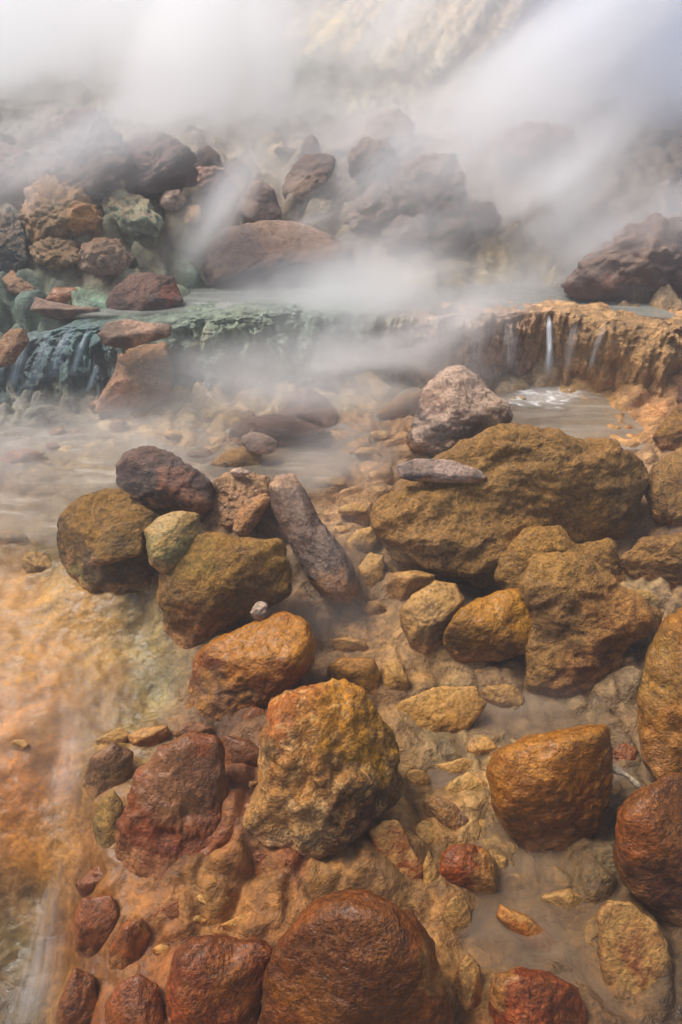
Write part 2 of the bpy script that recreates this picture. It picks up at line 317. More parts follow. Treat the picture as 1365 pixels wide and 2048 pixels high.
def full_h(XY):
    X, YY = XY[..., 0], XY[..., 1]
    Z = base_h(XY); P3 = np.stack([X, YY, np.zeros_like(X)], -1)
    near = 1-sstep(2.4, 3.6, YY); nr0 = near; far = sstep(3.4, 8, YY)
    Z = Z + fbm(P3*3.0, 4)*(.018+.09*far) + fbm(P3*11+5, 4, .6)*(.012+.02*(1-near)) + (ridged(P3*np.array([6, 9, 1.0]), 3)-.4)*.012 + fbm(P3*45, 3, .6)*.004*(1-far)
    wq = XY + .05*np.stack([fbm(P3*6, 2), fbm(P3*6+31, 2)], -1)
    b1, s1 = _cells(wq, 9.0); b2, s2 = _cells(wq, 5.0, 7)
    cm = sstep(-.15, .25, fbm(P3*1.7+60, 2))
    bed = sstep(-.42, -.62, X + .12*(YY-1.2) + .1*fbm(P3*3+9, 2))*sstep(2.2, 1.9, YY)*sstep(.2, .6, YY); near = near*(1-.93*bed)
    Z = Z + near*(.35+.65*cm)*(.026*sstep(0, .45, s1-b1)) + (1-nr0)*(1-far*.5)*(.13*sstep(0, .5, s2-b2)*(.3+.7*cm) + .05*(ridged(P3*4.0+3, 3)-.4)) + near*.02*sstep(0, .4, s2-b2)
    dg = np.stack([(X-YY*.45)*1.9, (YY+X*.45)*.16, np.zeros_like(X)], -1)
    Z = Z + ridged(dg, 4)*.13*sstep(5.5, 8, YY)*(1-sstep(15, 25, YY))
    return Z
def ground_hit(px, py):
    d = ray(np.array(px), np.array(py)); ts = np.geomspace(.6, 60, 1400)
    P = CAM + d[None]*ts[:, None]; h = full_h(P[:, :2]); k = np.argmax(P[:, 2] < h)
    return CAM + d*ts[k], ts[k]

# ---------------------------------------------------------------- rocks grown from their outlines at their own distance
_ico = {}
def ico(s):
    if s not in _ico:
        bm = bmesh.new(); bmesh.ops.create_icosphere(bm, subdivisions=s, radius=1.0)
        v = np.array([x.co[:] for x in bm.verts]); f = np.array([[y.index for y in x.verts] for x in bm.faces]); bm.free(); _ico[s] = (v, f)
    return _ico[s]
ROCKS = []     # for collars
ZB = np.full((320, 220), 1e9)
def zb_at(px, py):
    i, j = int(py//8)+20, int(px//8)+20; return ZB[max(0, i-1):i+2, max(0, j-1):j+2].min()
cnt = 0
def rock(poly, color, mat, label, name='boulder', cat='boulder', Y=None, lift=.3, thick=.85, box=2.5, rough=.05, facets=5, fdep=.72,
         spots=(), tilt=0., parent=None, group=None, z=None, ridge=.02, seed=None, cf=None, sub=None, amp_hf=1.0, on=False, drop=None, rim=True, collect=None):
    global cnt; cnt += 1
    rs = np.random.RandomState(cnt if seed is None else seed)
    if len(poly) in (4, 5) and not hasattr(poly[0], '__len__'):
        cx, cy, rx, ry = poly[:4]; ro = math.radians(poly[4]) if len(poly) == 5 else 0
        th = np.linspace(0, 2*np.pi, 12, endpoint=False); rr = 1+rs.uniform(-.1, .1, 12)
        ex, ey = rx*np.cos(th)*rr, ry*np.sin(th)*rr
        poly = np.c_[cx+ex*np.cos(ro)-ey*np.sin(ro), cy+ex*np.sin(ro)+ey*np.cos(ro)]
    poly = np.array(poly, float)
    x, y = poly.T; x2, y2 = np.roll(x, -1), np.roll(y, -1); cr = x*y2-x2*y; A = cr.sum()/2
    c = np.array([((x+x2)*cr).sum(), ((y+y2)*cr).sum()])/(6*A)
    # dense outline, whitened
    seg = np.concatenate([np.linspace(poly[i], poly[(i+1) % len(poly)], 24, endpoint=False) for i in range(len(poly))]) - c
    w_, V = np.linalg.eigh(np.cov(seg.T)); sc_ = np.sqrt(w_)*1.41; q = (seg @ V)/sc_
    th = np.arctan2(q[:, 1], q[:, 0]); r = np.linalg.norm(q, axis=1); o = np.argsort(th)
    tg = np.linspace(-np.pi, np.pi, 361); rg = np.interp(tg, th[o], r[o], period=2*np.pi)
    k = np.hanning(15); k /= k.sum(); rg = np.convolve(np.concatenate([rg[-21:-1], rg, rg[1:21]]), k, 'same')[20:-20]
    size_px = math.sqrt(abs(A)/math.pi)
    if sub is None: sub = 6 if size_px > 55 else (5 if size_px > 22 else 4)
    v, f = ico(sub); v = v.copy()
    a, b, cc = v.T
    s = np.sqrt(a*a+b*b)+1e-9; nn = (s**box+np.abs(cc)**box)**(1/box); s1 = s/nn; c1 = cc/nn
    ang = np.arctan2(b, a); R = np.interp(ang, tg, rg)
    u = np.c_[s1*np.cos(ang), s1*np.sin(ang)]
    # facets cut the near and far faces
    for sgn in (1, -1):
        for _ in range(facets):
            na = rs.uniform(-.75, .75, 2); nc = 1.0; L = math.sqrt(na @ na+1); d = rs.uniform(fdep, 1.0)*L*.86
            lim = (d - u @ na)/nc; cz = c1*sgn; e = cz-lim; wd = .16
            cz = np.where(cz > 0, cz - .82*np.where(e > wd, e, np.where(e > -wd, (e+wd)**2/(4*wd), 0)), cz); cz = np.where((c1*sgn > 0) & (cz < 0), 0, cz); c1 = np.where(c1*sgn > 0, cz*sgn, c1)
    off = (u*R[:, None]*sc_) @ V.T
    px, py = c[0]+off[:, 0], c[1]+off[:, 1]
    # distance
    ybot = poly[:, 1].max(); hgt = ybot-poly[:, 1].min()
    dc = ray(c[0], c[1]); dn = np.linalg.norm(dc); elev = math.asin(-dc[2]/dn)
    if cf is None: cf = .5*max(0, math.sin(elev))**1.0
    if Y is None:
        hit, t = ground_hit(c[0], ybot-cf*hgt); depth_plane = (hit-CAM) @ FWD
        Rm = size_px/F*depth_plane
        depth = depth_plane - lift*Rm*max(.25, math.sin(elev))
        if on:
            zb = zb_at(*c)
            if zb < 1e8: Rm = size_px/F*zb; depth = zb - on*Rm
    else:
        depth = Y/dc[1]; Rm = size_px/F*depth
    ctr = CAM + dc*depth
    D = ray(px, py)
    # outline plane is the camera-facing one leaned back by tilt; depth offsets along each point's own ray
    lean = tilt*(c[1]-py)/max(hgt, 1)*2*Rm
    P = CAM + D*(depth + lean - c1*thick*Rm)[:, None]
    if collect is not None: collect.append((P, f, spots, color)); return
    # noise displacement
    q = (P-ctr)
    # normals approx
    nrm = q/np.linalg.norm(q, axis=1)[:, None]
    sd = rs.uniform(0, 100, 3)
    qq = q/Rm
    n = fbm(qq*1.6+sd, 3)*rough*1.5 + fbm(qq*4+sd, 5, .6)*rough*.75*amp_hf + (ridged(qq*2.2+sd, 3)-.5)*ridge
    P = P + nrm*(n*Rm)[:, None]
    if size_px > 40: P = P + nrm*(fbm(P*26+sd, 5, .65)*.009*amp_hf*min(1.5, Rm/.12))[:, None]
    cool = mat in ('grey', 'dark', 'pale', 'algae', 'ochre'); col = np.tile(rl(color, cool), (len(P), 1))
    v1 = fbm(qq*1.3+sd+20, 4)[:, None]*2.2; col = col*np.clip(1+v1*np.array([.5, .52, .5]), .45, 1.7)
    if len(spots):
        jx = px + fbm(qq*2.5+sd, 3)*.5*size_px; jy = py + fbm(qq*2.5+sd+50, 3)*.5*size_px
        W_ = np.full(len(P), .6); acc = col*.6
        for (sx, sy, sr, sc2) in spots:
            w = np.exp(-((jx-sx)**2+(jy-sy)**2)/(sr*sr)); w = sstep(.15, .6, w)*8
            acc += w[:, None]*rl(sc2, cool); W_ += w
        col = acc/W_[:, None]
    # mineral rim: pale crust deposited round the foot, with a wet dark line above it
    zr = (P[:, 2]-P[:, 2].min())/max(np.ptp(P[:, 2]), 1e-6) + fbm(qq*3+sd+70, 4)*.35
    if ctr[1] < 2.7 and rim:
        rm = sstep(.46, .30, zr)[:, None]*.65; col = col*(1-rm)+rm*lin((176, 124, 76)); wl = np.exp(-((zr-.47)/.05)**2)[:, None]*.3; col = col*(1-wl)
    ob = mesh_obj(name, P, f[:, ::-1] if False else f, MATS[mat], parent, col, True, origin=ctr)
    # make sure normals face out
    ob.data.flip_normals() if _inward(P, f, ctr) else None
    tag(ob, label, None if parent else cat, group)
    ROCKS.append((ctr, Rm, size_px, mat))
    ppx, ppy = proj(P); dd = (P-CAM) @ FWD; I = np.clip((ppy//8).astype(int)+20, 0, 319); J = np.clip((ppx//8).astype(int)+20, 0, 219); np.minimum.at(ZB, (I, J), dd)
    return ob
def _inward(P, f, c):
    i = np.arange(0, len(f), max(1, len(f)//400)); t = f[i]; n = np.cross(P[t[:, 1]]-P[t[:, 0]], P[t[:, 2]]-P[t[:, 0]])
    return ((n*(P[t].mean(1)-c)).sum(1) > 0).mean() < .5

RUST = (112, 58, 10); MND = (150, 114, 70)
G1 = 'rocks lying in the hot stream'
# ---- bottom foreground
rock([(528,1960),(545,1900),(590,1840),(650,1795),(710,1778),(770,1790),(830,1830),(862,1880),(880,1950),(905,2048),(900,2140),(720,2200),(560,2160),(520,2040)], RUST, 'rust', 'biggest domed rust-orange boulder, at the bottom edge of the view', lift=.55, rough=.04, box=2.3, spots=[(700,1930,110,(92,50,18)),(640,1990,60,(120,72,20)),(880,1950,28,(170,118,70))], group=G1)
rock([(350,1905),(385,1872),(440,1870),(480,1880),(520,1875),(550,1905),(530,1960),(515,2048),(500,2120),(350,2120),(335,2000)], (124,58,24), 'rust', 'two-humped rust boulder left of the biggest domed boulder', lift=.45, spots=[(460,1960,40,(150,84,34))], group=G1)
rock([(545,1410),(600,1368),(660,1358),(720,1385),(760,1430),(790,1490),(802,1550),(790,1600),(740,1650),(690,1690),(640,1710),(580,1715),(520,1690),(480,1655),(500,1610),(525,1540),(535,1470)], (150,116,84), 'crust', 'white-crusted boulder with golden algae down its right side', rough=.12, ridge=.09, facets=7, fdep=.58, amp_hf=.8, lift=.85, thick=.95,
     spots=[(590,1400,60,(160,84,22)),(680,1420,70,(176,120,14)),(745,1490,60,(158,116,16)),(620,1480,35,(116,78,46)),(745,1580,50,(74,54,28)),(570,1620,60,(186,140,100)),(620,1540,50,(150,104,62)),(620,1650,50,(196,170,150)),(560,1560,40,(150,100,50)),(690,1650,50,(84,52,40)),(540,1690,30,(180,170,170))], group=G1)
rock([(398,1300),(450,1270),(520,1240),(570,1222),(610,1240),(632,1290),(620,1340),(575,1380),(545,1410),(510,1430),(450,1455),(400,1455),(372,1440),(385,1360)], (140,76,30), 'amber', 'orange-brown boulder with golden top, under the big olive boulder', lift=.5, rough=.05, spots=[(600,1290,40,(176,116,20)),(430,1420,60,(96,66,48)),(500,1290,60,(146,92,26))], group=G1)
rock([(322,1140),(335,1090),(370,1068),(430,1065),(480,1080),(560,1075),(580,1120),(580,1190),(540,1215),(480,1240),(430,1275),(390,1320),(365,1325),(335,1260),(320,1190)], (124,92,50), 'olive', 'large blocky olive-brown boulder at the centre of the pile', lift=.75, thick=1.0, rough=.06, box=3, facets=7, fdep=.55, ridge=.04, spots=[(390,1270,50,(130,84,46)),(520,1200,50,(108,80,52)),(380,1100,40,(120,100,52))], group=G1)
rock([(538,968),(552,950),(590,948),(608,975),(640,1040),(680,1090),(712,1140),(718,1180),(700,1205),(665,1208),(630,1180),(600,1130),(575,1080),(545,1020)], (94,76,64), 'grey', 'long log-shaped brown rock leaning down toward the pool', lift=1.7, tilt=.2, thick=.7, rough=.03, box=2.2, spots=[(572,962,26,(190,146,104)),(590,1040,50,(104,76,60))], group=G1)
rock([(115,1040),(150,1000),(215,978),(250,985),(275,1010),(330,1040),(345,1090),(330,1130),(325,1190),(270,1205),(225,1215),(180,1190),(140,1150),(118,1100)], (88,68,46), 'olive', 'wide dark olive rock with wet rim, at the left end of the pile', lift=.75, thick=.8, rough=.07, fdep=.5, facets=8, spots=[(190,1020,55,(112,82,42)),(230,1160,70,(84,66,52)),(160,1160,22,(132,122,80))], group=G1)
rock([(183,1095),(200,1068),(228,1048),(265,1042),(287,1065),(285,1110),(240,1120),(200,1132),(182,1125)], (122,96,66), 'olive', 'small brown block lying on the wide dark rock', on=.4, lift=2.6, thick=.7, rough=.05, box=3, group=G1)
rock([(288,1060),(320,1032),(365,1020),(398,1028),(402,1070),(370,1120),(330,1150),(300,1130)], (128,122,98), 'tan', 'smooth grey-green rock wedged below the pitted dark rock', on=-.1, lift=1.7, rough=.03, group=G1)
rock([(232,930),(250,905),(300,893),(345,905),(390,940),(425,965),(425,1010),(400,1030),(350,1015),(300,1015),(265,1000),(235,970)], (84,66,56), 'dark', 'pitted dark brown rock with orange streak, topmost of the left pile', on=.3, lift=1.6, thick=.8, rough=.08, ridge=.04, spots=[(350,965,26,(146,92,62)),(385,1000,20,(130,82,56)),(260,930,30,(100,78,70))], group=G1)
rock([(425,965),(470,938),(535,950),(548,985),(520,1030),(490,1062),(450,1066),(418,1040)], (164,124,86), 'ochre', 'crumbly tan rubble clump between the dark rock and log-shaped rock', on=-.1, lift=1.0, rough=.14, ridge=.12, facets=8, cat='rock', name='rock', group=G1)
rock([(492,1000),(535,985),(542,1003),(515,1045),(492,1076),(466,1062),(470,1030)], (178,124,72), 'ochre', 'small slanted orange-edged rock leaning on the crumbly clump', on=.1, lift=1.9, rough=.08, facets=7, cat='rock', name='rock', group=G1)
rock((480,945,19,9), (206,170,150), 'pale', 'pinkish pebble sitting on the crumbly tan clump', on=.2, lift=3.2, cat='pebble', name='pebble', group=G1)
rock((520,1221,16,19,20), (170,150,130), 'pale', 'tiny whitish lump of crust between the two stacked orange boulders', on=.3, lift=3.0, rough=.2, cat='pebble', name='pebble', group=G1)
rock([(415,930),(450,905),(500,888),(525,893),(522,935),(470,950),(420,948)], (140,106,72), 'olive', 'brown slanted rock just behind the crumbly tan clump', lift=.6, group=G1)
rock((400,914,32,19), (126,104,84), 'grey', 'low hazy grey rock just behind the pitted dark rock', group=G1, cat='rock', name='rock')
rock([(458,880),(462,855),(490,835),(550,828),(610,840),(665,865),(640,885),(580,890),(520,895),(470,893)], (96,76,66), 'dark', 'long low dark boulder in the stream behind the pile', lift=.4, rough=.04, group=G1)
rock([(550,835),(575,792),(610,773),(650,790),(678,830),(668,860),(620,862),(560,850)], (124,92,76), 'grey', 'rounded reddish-grey boulder standing behind the long low dark one', lift=.1, group=G1)
rock((520,888,38,22,10), (124,100,82), 'grey', 'small rounded rock in front of the long low dark boulder', on=.2, lift=1.3, cat='rock', name='rock', group=G1)
# ---- right side mound and neighbours
rock([(812,880),(835,830),(850,780),(880,742),(915,733),(955,750),(985,785),(1020,808),(1028,840),(1010,865),(960,885),(930,912),(870,915),(820,900)], (104,82,68), 'pale', 'pyramid-shaped boulder with whitish top beside the right pool', lift=.5, thick=1.0, rough=.07, ridge=.03, cf=.15, spots=[(910,790,60,(168,134,112)),(980,810,40,(140,112,78)),(880,870,60,(78,62,54))], group=G1)
rock([(752,830),(775,808),(810,787),(845,785),(850,820),(820,840),(770,840)], (140,100,68), 'olive', 'low brown rock just left of the pyramid-shaped boulder', lift=.2, cat='rock', name='rock', group=G1)
MD = []
rock([(1120,1080),(1220,1080),(1250,1160),(1190,1215),(1100,1190)], (126,94,56), 'mound', 'x', lift=.4, facets=0, thick=.5, box=2.1, cf=.45, collect=MD)
rock([(900,1080),(1000,1090),(1060,1150),(1000,1185),(910,1165)], (126,94,56), 'mound', 'x', lift=.5, facets=0, thick=.5, box=2.1, cf=.45, collect=MD)
rock([(770,1010),(820,960),(870,905),(940,880),(1030,842),(1090,858),(1150,878),(1220,888),(1282,912),(1296,960),(1278,1015),(1240,1065),(1205,1115),(1180,1160),(1090,1180),(1010,1180),(920,1160),(830,1130),(765,1080)], MND, 'mound', 'huge olive-tan mound coated in algae below the right pool', lift=.2, facets=1, fdep=.9, rough=.09, ridge=.12, thick=.4, box=2.1, tilt=-.25, rim=False, cf=.4, amp_hf=1.5, spots=[(1120,1060,80,(178,134,70)),(1090,960,90,(134,104,68)),(1200,930,50,(150,112,70)),(1240,1000,40,(106,82,52))], collect=MD)
rock([(745,1030),(760,995),(800,985),(840,975),(900,970),(970,1010),(1040,1060),(1090,1120),(1080,1160),(1010,1175),(940,1165),(870,1140),(800,1125),(760,1090)], (136,104,66), 'mound', 'rounded algae-coated lobe bulging from the left of the huge mound', lift=.6, facets=0, rough=.08, thick=.45, ridge=.08, box=2.1, rim=False, cf=.45, amp_hf=1.8, spots=[(810,1060,60,(160,120,80)),(950,1080,70,(114,88,56)),(900,1000,60,(150,116,72)),(860,1110,50,(110,88,70))], collect=MD)
rock([(1030,1165),(1060,1105),(1170,1105),(1225,1170),(1330,1225),(1310,1260),(1255,1320),(1235,1380),(1190,1420),(1110,1425),(1055,1390),(1050,1320),(1062,1230)], (122,86,54), 'mound', 'brown wedge-shaped spur running down from the huge mound', lift=.3, facets=0, thick=.4, ridge=.05, box=2.1, rim=False, rough=.06, fdep=.55, spots=[(1250,1230,70,(160,112,66)),(1110,1250,60,(110,80,52)),(1180,1370,70,(124,80,52))], collect=MD)
rock([(1000,1150),(1040,1060),(1130,1050),(1190,1120),(1200,1200),(1120,1260),(1050,1240)], (126,94,56), 'mound', 'x', lift=.7, facets=0, thick=.5, box=2.1, cf=.45, collect=MD)
rock([(930,930),(960,870),(1030,845),(1060,900),(1040,960),(960,980)], (140,108,66), 'mound', 'x', lift=.5, facets=0, thick=.5, box=2.1, cf=.4, collect=MD)
def fused(name, parts, mat, base, label, cat, voxel=.0075, group=None):
    V = np.concatenate([p[0] for p in parts]); o_ = 0; Fs = []
    for p in parts: Fs.append(p[1]+o_); o_ += len(p[0])
    tmp = mesh_obj('tmp', V, np.concatenate(Fs)); 
    for p in parts: pass
    m = tmp.modifiers.new('r', 'REMESH'); m.mode = 'VOXEL'; m.voxel_size = voxel
    m = tmp.modifiers.new('s', 'SMOOTH'); m.factor = .5; m.iterations = 28
    dg_ = bpy.context.evaluated_depsgraph_get(); ev = tmp.evaluated_get(dg_); me = ev.to_mesh()
    P = np.empty(len(me.vertices)*3); me.vertices.foreach_get('co', P); P = P.reshape(-1, 3).copy()
    nr = np.empty(len(me.vertices)*3); me.vertices.foreach_get('normal', nr); nr = nr.reshape(-1, 3).copy()
    F4 = [tuple(p.vertices) for p in me.polygons]; ev.to_mesh_clear(); bpy.data.objects.remove(tmp)
    # long soft folds running down the mound, then fine grain
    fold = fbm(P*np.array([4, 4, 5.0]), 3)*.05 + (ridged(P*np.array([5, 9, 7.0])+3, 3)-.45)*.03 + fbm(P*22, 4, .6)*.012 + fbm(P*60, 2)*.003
    P = P + nr*fold[:, None]
    px, py = proj(P); col = np.tile(rl(base), (len(P), 1)); jx = px+fbm(P*7, 3)*60; jy = py+fbm(P*7+30, 3)*60
    acc = col*.5; W_ = np.full(len(P), .5)
    for p in parts:
        for (sx, sy, sr, c2) in p[2]:
            w = np.exp(-((jx-sx)**2+(jy-sy)**2)/(sr*sr)); w = sstep(.1, .7, w)*3; acc += w[:, None]*rl(c2); W_ += w
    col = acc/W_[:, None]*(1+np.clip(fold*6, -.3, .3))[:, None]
    ctr = P.mean(0); o = mesh_obj(name, P, np.array([f for f in F4 if len(f) == 4]), MATS[mat], None, col, True, origin=ctr)
    ppx, ppy = proj(P); dd = (P-CAM) @ FWD; I = np.clip((ppy//8).astype(int)+20, 0, 319); J = np.clip((ppx//8).astype(int)+20, 0, 219); np.minimum.at(ZB, (I, J), dd)
    return tag(o, label, cat, group)
fused('boulder', MD, 'mound', (140, 106, 62), 'huge olive-brown encrusted mound spreading below the right pool to the spur', 'boulder', group=G1)
rock([(792,930),(830,917),(900,920),(960,940),(976,955),(950,968),(890,965),(820,962),(800,955)], (140,122,114), 'grey', 'thin flat grey slab with pale chipped edge lying on the mound', on=.25, lift=2.4, thick=.4, box=3.5, rough=.04, cat='slab', name='stone_slab', spots=[(880,925,28,(206,176,158)),(850,925,22,(206,176,158)),(930,938,18,(200,170,150)),(840,948,26,(96,84,82)),(950,962,20,(60,52,48))], group=G1)
rock([(890,1262),(920,1215),(960,1197),(1020,1178),(1050,1180),(1062,1210),(1072,1260),(1066,1300),(1000,1320),(930,1330),(890,1300)], (128,94,30), 'amber', 'striped golden-olive boulder tucked under the huge mound', on=.25, lift=1.1, thick=.8, rough=.05, box=3, facets=6, fdep=.55, spots=[(1000,1210,60,(164,120,26)),(980,1250,50,(150,108,34)),(970,1310,70,(96,70,40))], group=G1)
rock([(1018,1175),(1035,1165),(1055,1172),(1062,1200),(1040,1205)], (150,100,40), 'amber', 'small orange nub behind the striped golden-olive boulder', lift=1.6, cat='rock', name='rock', group=G1)
rock([(800,1215),(830,1188),(870,1162),(912,1168),(932,1200),(905,1240),(885,1290),(850,1325),(818,1290),(803,1250)], (146,112,72), 'tan', 'smooth tan rock left of the striped golden-olive boulder', lift=.8, rough=.04, spots=[(880,1250,40,(112,86,62))], group=G1)
rock([(773,1170),(790,1145),(830,1140),(872,1150),(870,1168),(830,1192),(795,1215),(775,1198)], (156,118,82), 'tan', 'low curved tan rock under the left lobe of the mound', lift=.5, rough=.04, group=G1, cat='rock', name='rock')
rock([(655,1335),(680,1315),(750,1318),(761,1350),(755,1395),(720,1402),(690,1375),(655,1362)], (148,106,38), 'amber', 'small golden block behind the white-crusted boulder', lift=.8, box=3.2, rough=.04, group=G1)
rock([(795,1405),(870,1375),(950,1373),(976,1410),(940,1452),(880,1490),(840,1527),(805,1515),(785,1450)], (166,124,70), 'tan', 'flat tan shelf rock right of the white-crusted boulder', lift=.2, thick=.35, rough=.05, ridge=.03, group=G1)
rock([(975,1540),(990,1502),(1050,1475),(1150,1455),(1215,1450),(1224,1510),(1220,1600),(1200,1660),(1140,1708),(1060,1712),(1020,1670),(988,1620)], (128,80,26), 'amber', 'big smooth amber boulder with a golden top at lower right', lift=.75, thick=.85, rough=.025, box=2.8, facets=4, spots=[(1080,1530,90,(150,94,24)),(1120,1660,80,(116,66,30))], group=G1)
rock([(1278,1400),(1290,1310),(1330,1240),(1400,1190),(1480,1250),(1490,1500),(1420,1600),(1330,1585),(1285,1520)], (144,98,44), 'amber', 'tall amber-olive rock wall rising at the right edge', lift=.9, thick=.8, rough=.06, ridge=.03, spots=[(1310,1340,60,(140,106,56))], group=G1)
rock([(1238,1620),(1275,1580),(1350,1545),(1440,1560),(1480,1700),(1450,1850),(1370,1862),(1290,1810),(1245,1755),(1225,1690)], (112,66,24), 'rust', 'big red-brown boulder at the right edge below the amber rock wall', lift=.95, thick=.8, rough=.06, spots=[(1260,1680,40,(140,78,34)),(1340,1780,60,(86,46,26))], group=G1)
rock((1250,1514,28,25), (140,78,40), 'rust', 'small rust stone pinched between amber boulder and rock wall', lift=.8, cat='rock', name='rock', group=G1)
rock((1234,1590,12,20,20), (160,118,80), 'tan', 'small tan chip under the bleached twig', lift=.9, cat='pebble', name='pebble', group=G1)
# ---- cobbles in the middle bottom
rock((834,1568,27,30), (172,132,82), 'tan', 'round tan cobble beside the white-crusted boulder', lift=.3, cat='cobble', name='cobble', group=G1)
rock([(845,1602),(868,1588),(905,1605),(935,1635),(945,1662),(925,1682),(885,1667),(855,1632)], (166,116,56), 'ochre', 'elongated ochre cobble with cracked surface above the red stone', lift=.5, facets=6, cat='cobble', name='cobble', group=G1)
rock((935,1588,44,42), (166,134,94), 'tan', 'pale rounded cobble just above the elongated ochre cobble', lift=.1, thick=.5, cat='cobble', name='cobble', group=G1)
rock((852,1682,30,40,-10), (160,124,82), 'tan', 'tan cobble between the rust slab and the ochre cobble', lift=.2, cat='cobble', name='cobble', group=G1)
rock([(878,1748),(884,1708),(905,1690),(945,1688),(975,1700),(992,1740),(998,1780),(965,1797),(905,1787)], (150,74,28), 'rust', 'bright red stone with pale tan right end', lift=.7, rough=.05, spots=[(985,1770,34,(176,130,80)),(980,1710,22,(170,124,76))], cat='stone', name='stone', group=G1)
rock((968,1672,20,36,-15), (164,130,90), 'tan', 'narrow pale cobble between red stone and amber boulder', lift=.2, cat='cobble', name='cobble', group=G1)
rock([(735,1660),(765,1640),(800,1642),(822,1690),(852,1745),(852,1795),(822,1815),(775,1780),(755,1720)], (150,104,66), 'tan', 'long rust-faced slab with tan rim above the biggest boulder', lift=.4, thick=.5, rough=.03, spots=[(785,1690,30,(150,76,26)),(805,1740,30,(146,70,30)),(825,1780,22,(140,72,36))], cat='slab', name='stone_slab', group=G1)
rock((916,1835,30,46), (146,108,72), 'tan', 'upright tan cobble directly below the red stone', lift=.2, cat='cobble', name='cobble', group=G1)
rock([(615,1700),(650,1675),(700,1668),(742,1700),(722,1742),(660,1770),(620,1745)], (126,70,34), 'redbrown', 'low red-brown stone above the top of the biggest boulder', lift=.1, cat='stone', name='stone', group=G1)
rock([(1195,1830),(1215,1800),(1260,1805),(1315,1845),(1345,1920),(1355,2060),(1240,2080),(1205,1960)], (146,104,66), 'tan', 'broad tan slab with a rust oval in it, bottom right corner', thick=.3, lift=.12, facets=2, rough=.03, spots=[(1275,1890,34,(126,66,36)),(1280,1935,26,(126,66,36))], cat='slab', name='stone_slab', group=G1)
rock([(988,1832),(1000,1808),(1060,1833),(1110,1878),(1165,1935),(1120,1950),(1050,1888)], (160,98,46), 'tan', 'ochre wedge pointing into the grey pool', lift=.3, thick=.6, cat='rock', name='rock', group=G1)
rock([(975,2010),(990,1950),(1030,1935),(1085,1942),(1150,1972),(1185,2050),(1160,2130),(985,2130)], (130,58,28), 'rust', 'rust stone with a tan left rim at the bottom, right of centre', lift=.3, spots=[(990,1980,30,(158,110,66)),(1000,1945,24,(158,110,66))], cat='stone', name='stone', group=G1)
rock([(905,1990),(915,1930),(935,1905),(960,1930),(972,2040),(965,2120),(905,2120)], (150,100,60), 'tan', 'narrow tan stone beside the biggest domed boulder', lift=.2, spots=[(940,2020,30,(124,64,38))], cat='stone', name='stone', group=G1)
# ---- lower left cluster
rock([(245,1610),(275,1540),(320,1490),(385,1462),(440,1480),(455,1600),(450,1700),(390,1780),(310,1815),(255,1790),(232,1700)], (124,64,30), 'redbrown', 'large wet red-brown boulder veiled by spray at lower left', thick=.38, facets=1, rough=.1, ridge=.08, box=2.1, lift=.35, spots=[(330,1740,70,(140,64,34)),(340,1560,60,(128,88,60)),(410,1560,50,(104,72,58))], group=G1)
rock([(400,1640),(455,1600),(480,1660),(470,1740),(400,1790),(370,1760)], (128,70,34), 'redbrown', 'red stone between the white-crusted boulder and wet red-brown boulder', lift=.3, cat='stone', name='stone', group=G1)
rock([(184,1655),(198,1605),(228,1580),(246,1605),(244,1690),(236,1737),(205,1718)], (136,110,74), 'olive', 'olive-yellow oval stone on the brink of the small fall', lift=.9, rough=.03, cat='stone', name='stone', group=G1)
rock([(165,1570),(180,1512),(230,1482),(268,1505),(264,1556),(222,1592),(185,1604)], (124,96,78), 'redbrown', 'smooth grey-brown stone above the olive-yellow oval stone', lift=.3, cat='stone', name='stone', group=G1)
rock([(252,1472),(290,1455),(335,1450),(342,1466),(312,1500),(270,1497)], (150,92,52), 'tan', 'flat orange stone at the lip of the pool, lower left', lift=.5, cat='stone', name='stone', group=G1)
rock((512,1450,30,36), (138,82,54), 'redbrown', 'round pinkish-brown stone touching the white-crusted boulder', lift=1.0, rough=.03, cat='stone', name='stone', group=G1)
rock([(428,1500),(450,1470),(500,1480),(535,1510),(528,1560),(470,1580),(432,1560)], (116,72,48), 'redbrown', 'brown wet stone under the round pinkish stone', lift=.5, cat='stone', name='stone', group=G1)
rock([(440,1590),(470,1560),(515,1562),(525,1590),(490,1612),(450,1618)], (150,98,72), 'tan', 'pinkish mottled stone at the left foot of the white-crusted boulder', lift=.8, rough=.1, cat='stone', name='stone', group=G1)
rock([(445,1640),(460,1610),(505,1605),(520,1635),(500,1665),(460,1660)], (168,114,72), 'ochre', 'knobbly orange-and-cream stone at the base of the white-crusted boulder', lift=1.0, rough=.14, cat='stone', name='stone', group=G1)
rock([(458,1722),(520,1700),(600,1715),(605,1760),(550,1808),(485,1795),(440,1762)], (124,72,48), 'redbrown', 'low streaky brown stone in front of the white-crusted boulder', lift=.1, thick=.5, cat='stone', name='stone', group=G1)
rock([(148,1840),(165,1795),(225,1788),(241,1830),(218,1888),(182,1922),(150,1900)], (130,70,34), 'redbrown', 'red stone beside the small fall, above its tan-rimmed neighbour', lift=.5, rough=.03, cat='stone', name='stone', group=G1)
rock([(218,1900),(248,1845),(285,1836),(302,1870),(286,1930),(245,1952),(217,1940)], (134,74,36), 'redbrown', 'red oval stone with tan rim at lower left', lift=.5, rough=.03, spots=[(225,1930,18,(160,108,66)),(290,1850,14,(160,108,66))], cat='stone', name='stone', group=G1)
rock([(212,2010),(235,1968),(280,1948),(318,1970),(332,2050),(310,2120),(212,2120)], (128,66,30), 'redbrown', 'rounded red stone at the bottom edge, left of the two-humped boulder', lift=.4, rough=.03, cat='stone', name='stone', group=G1)
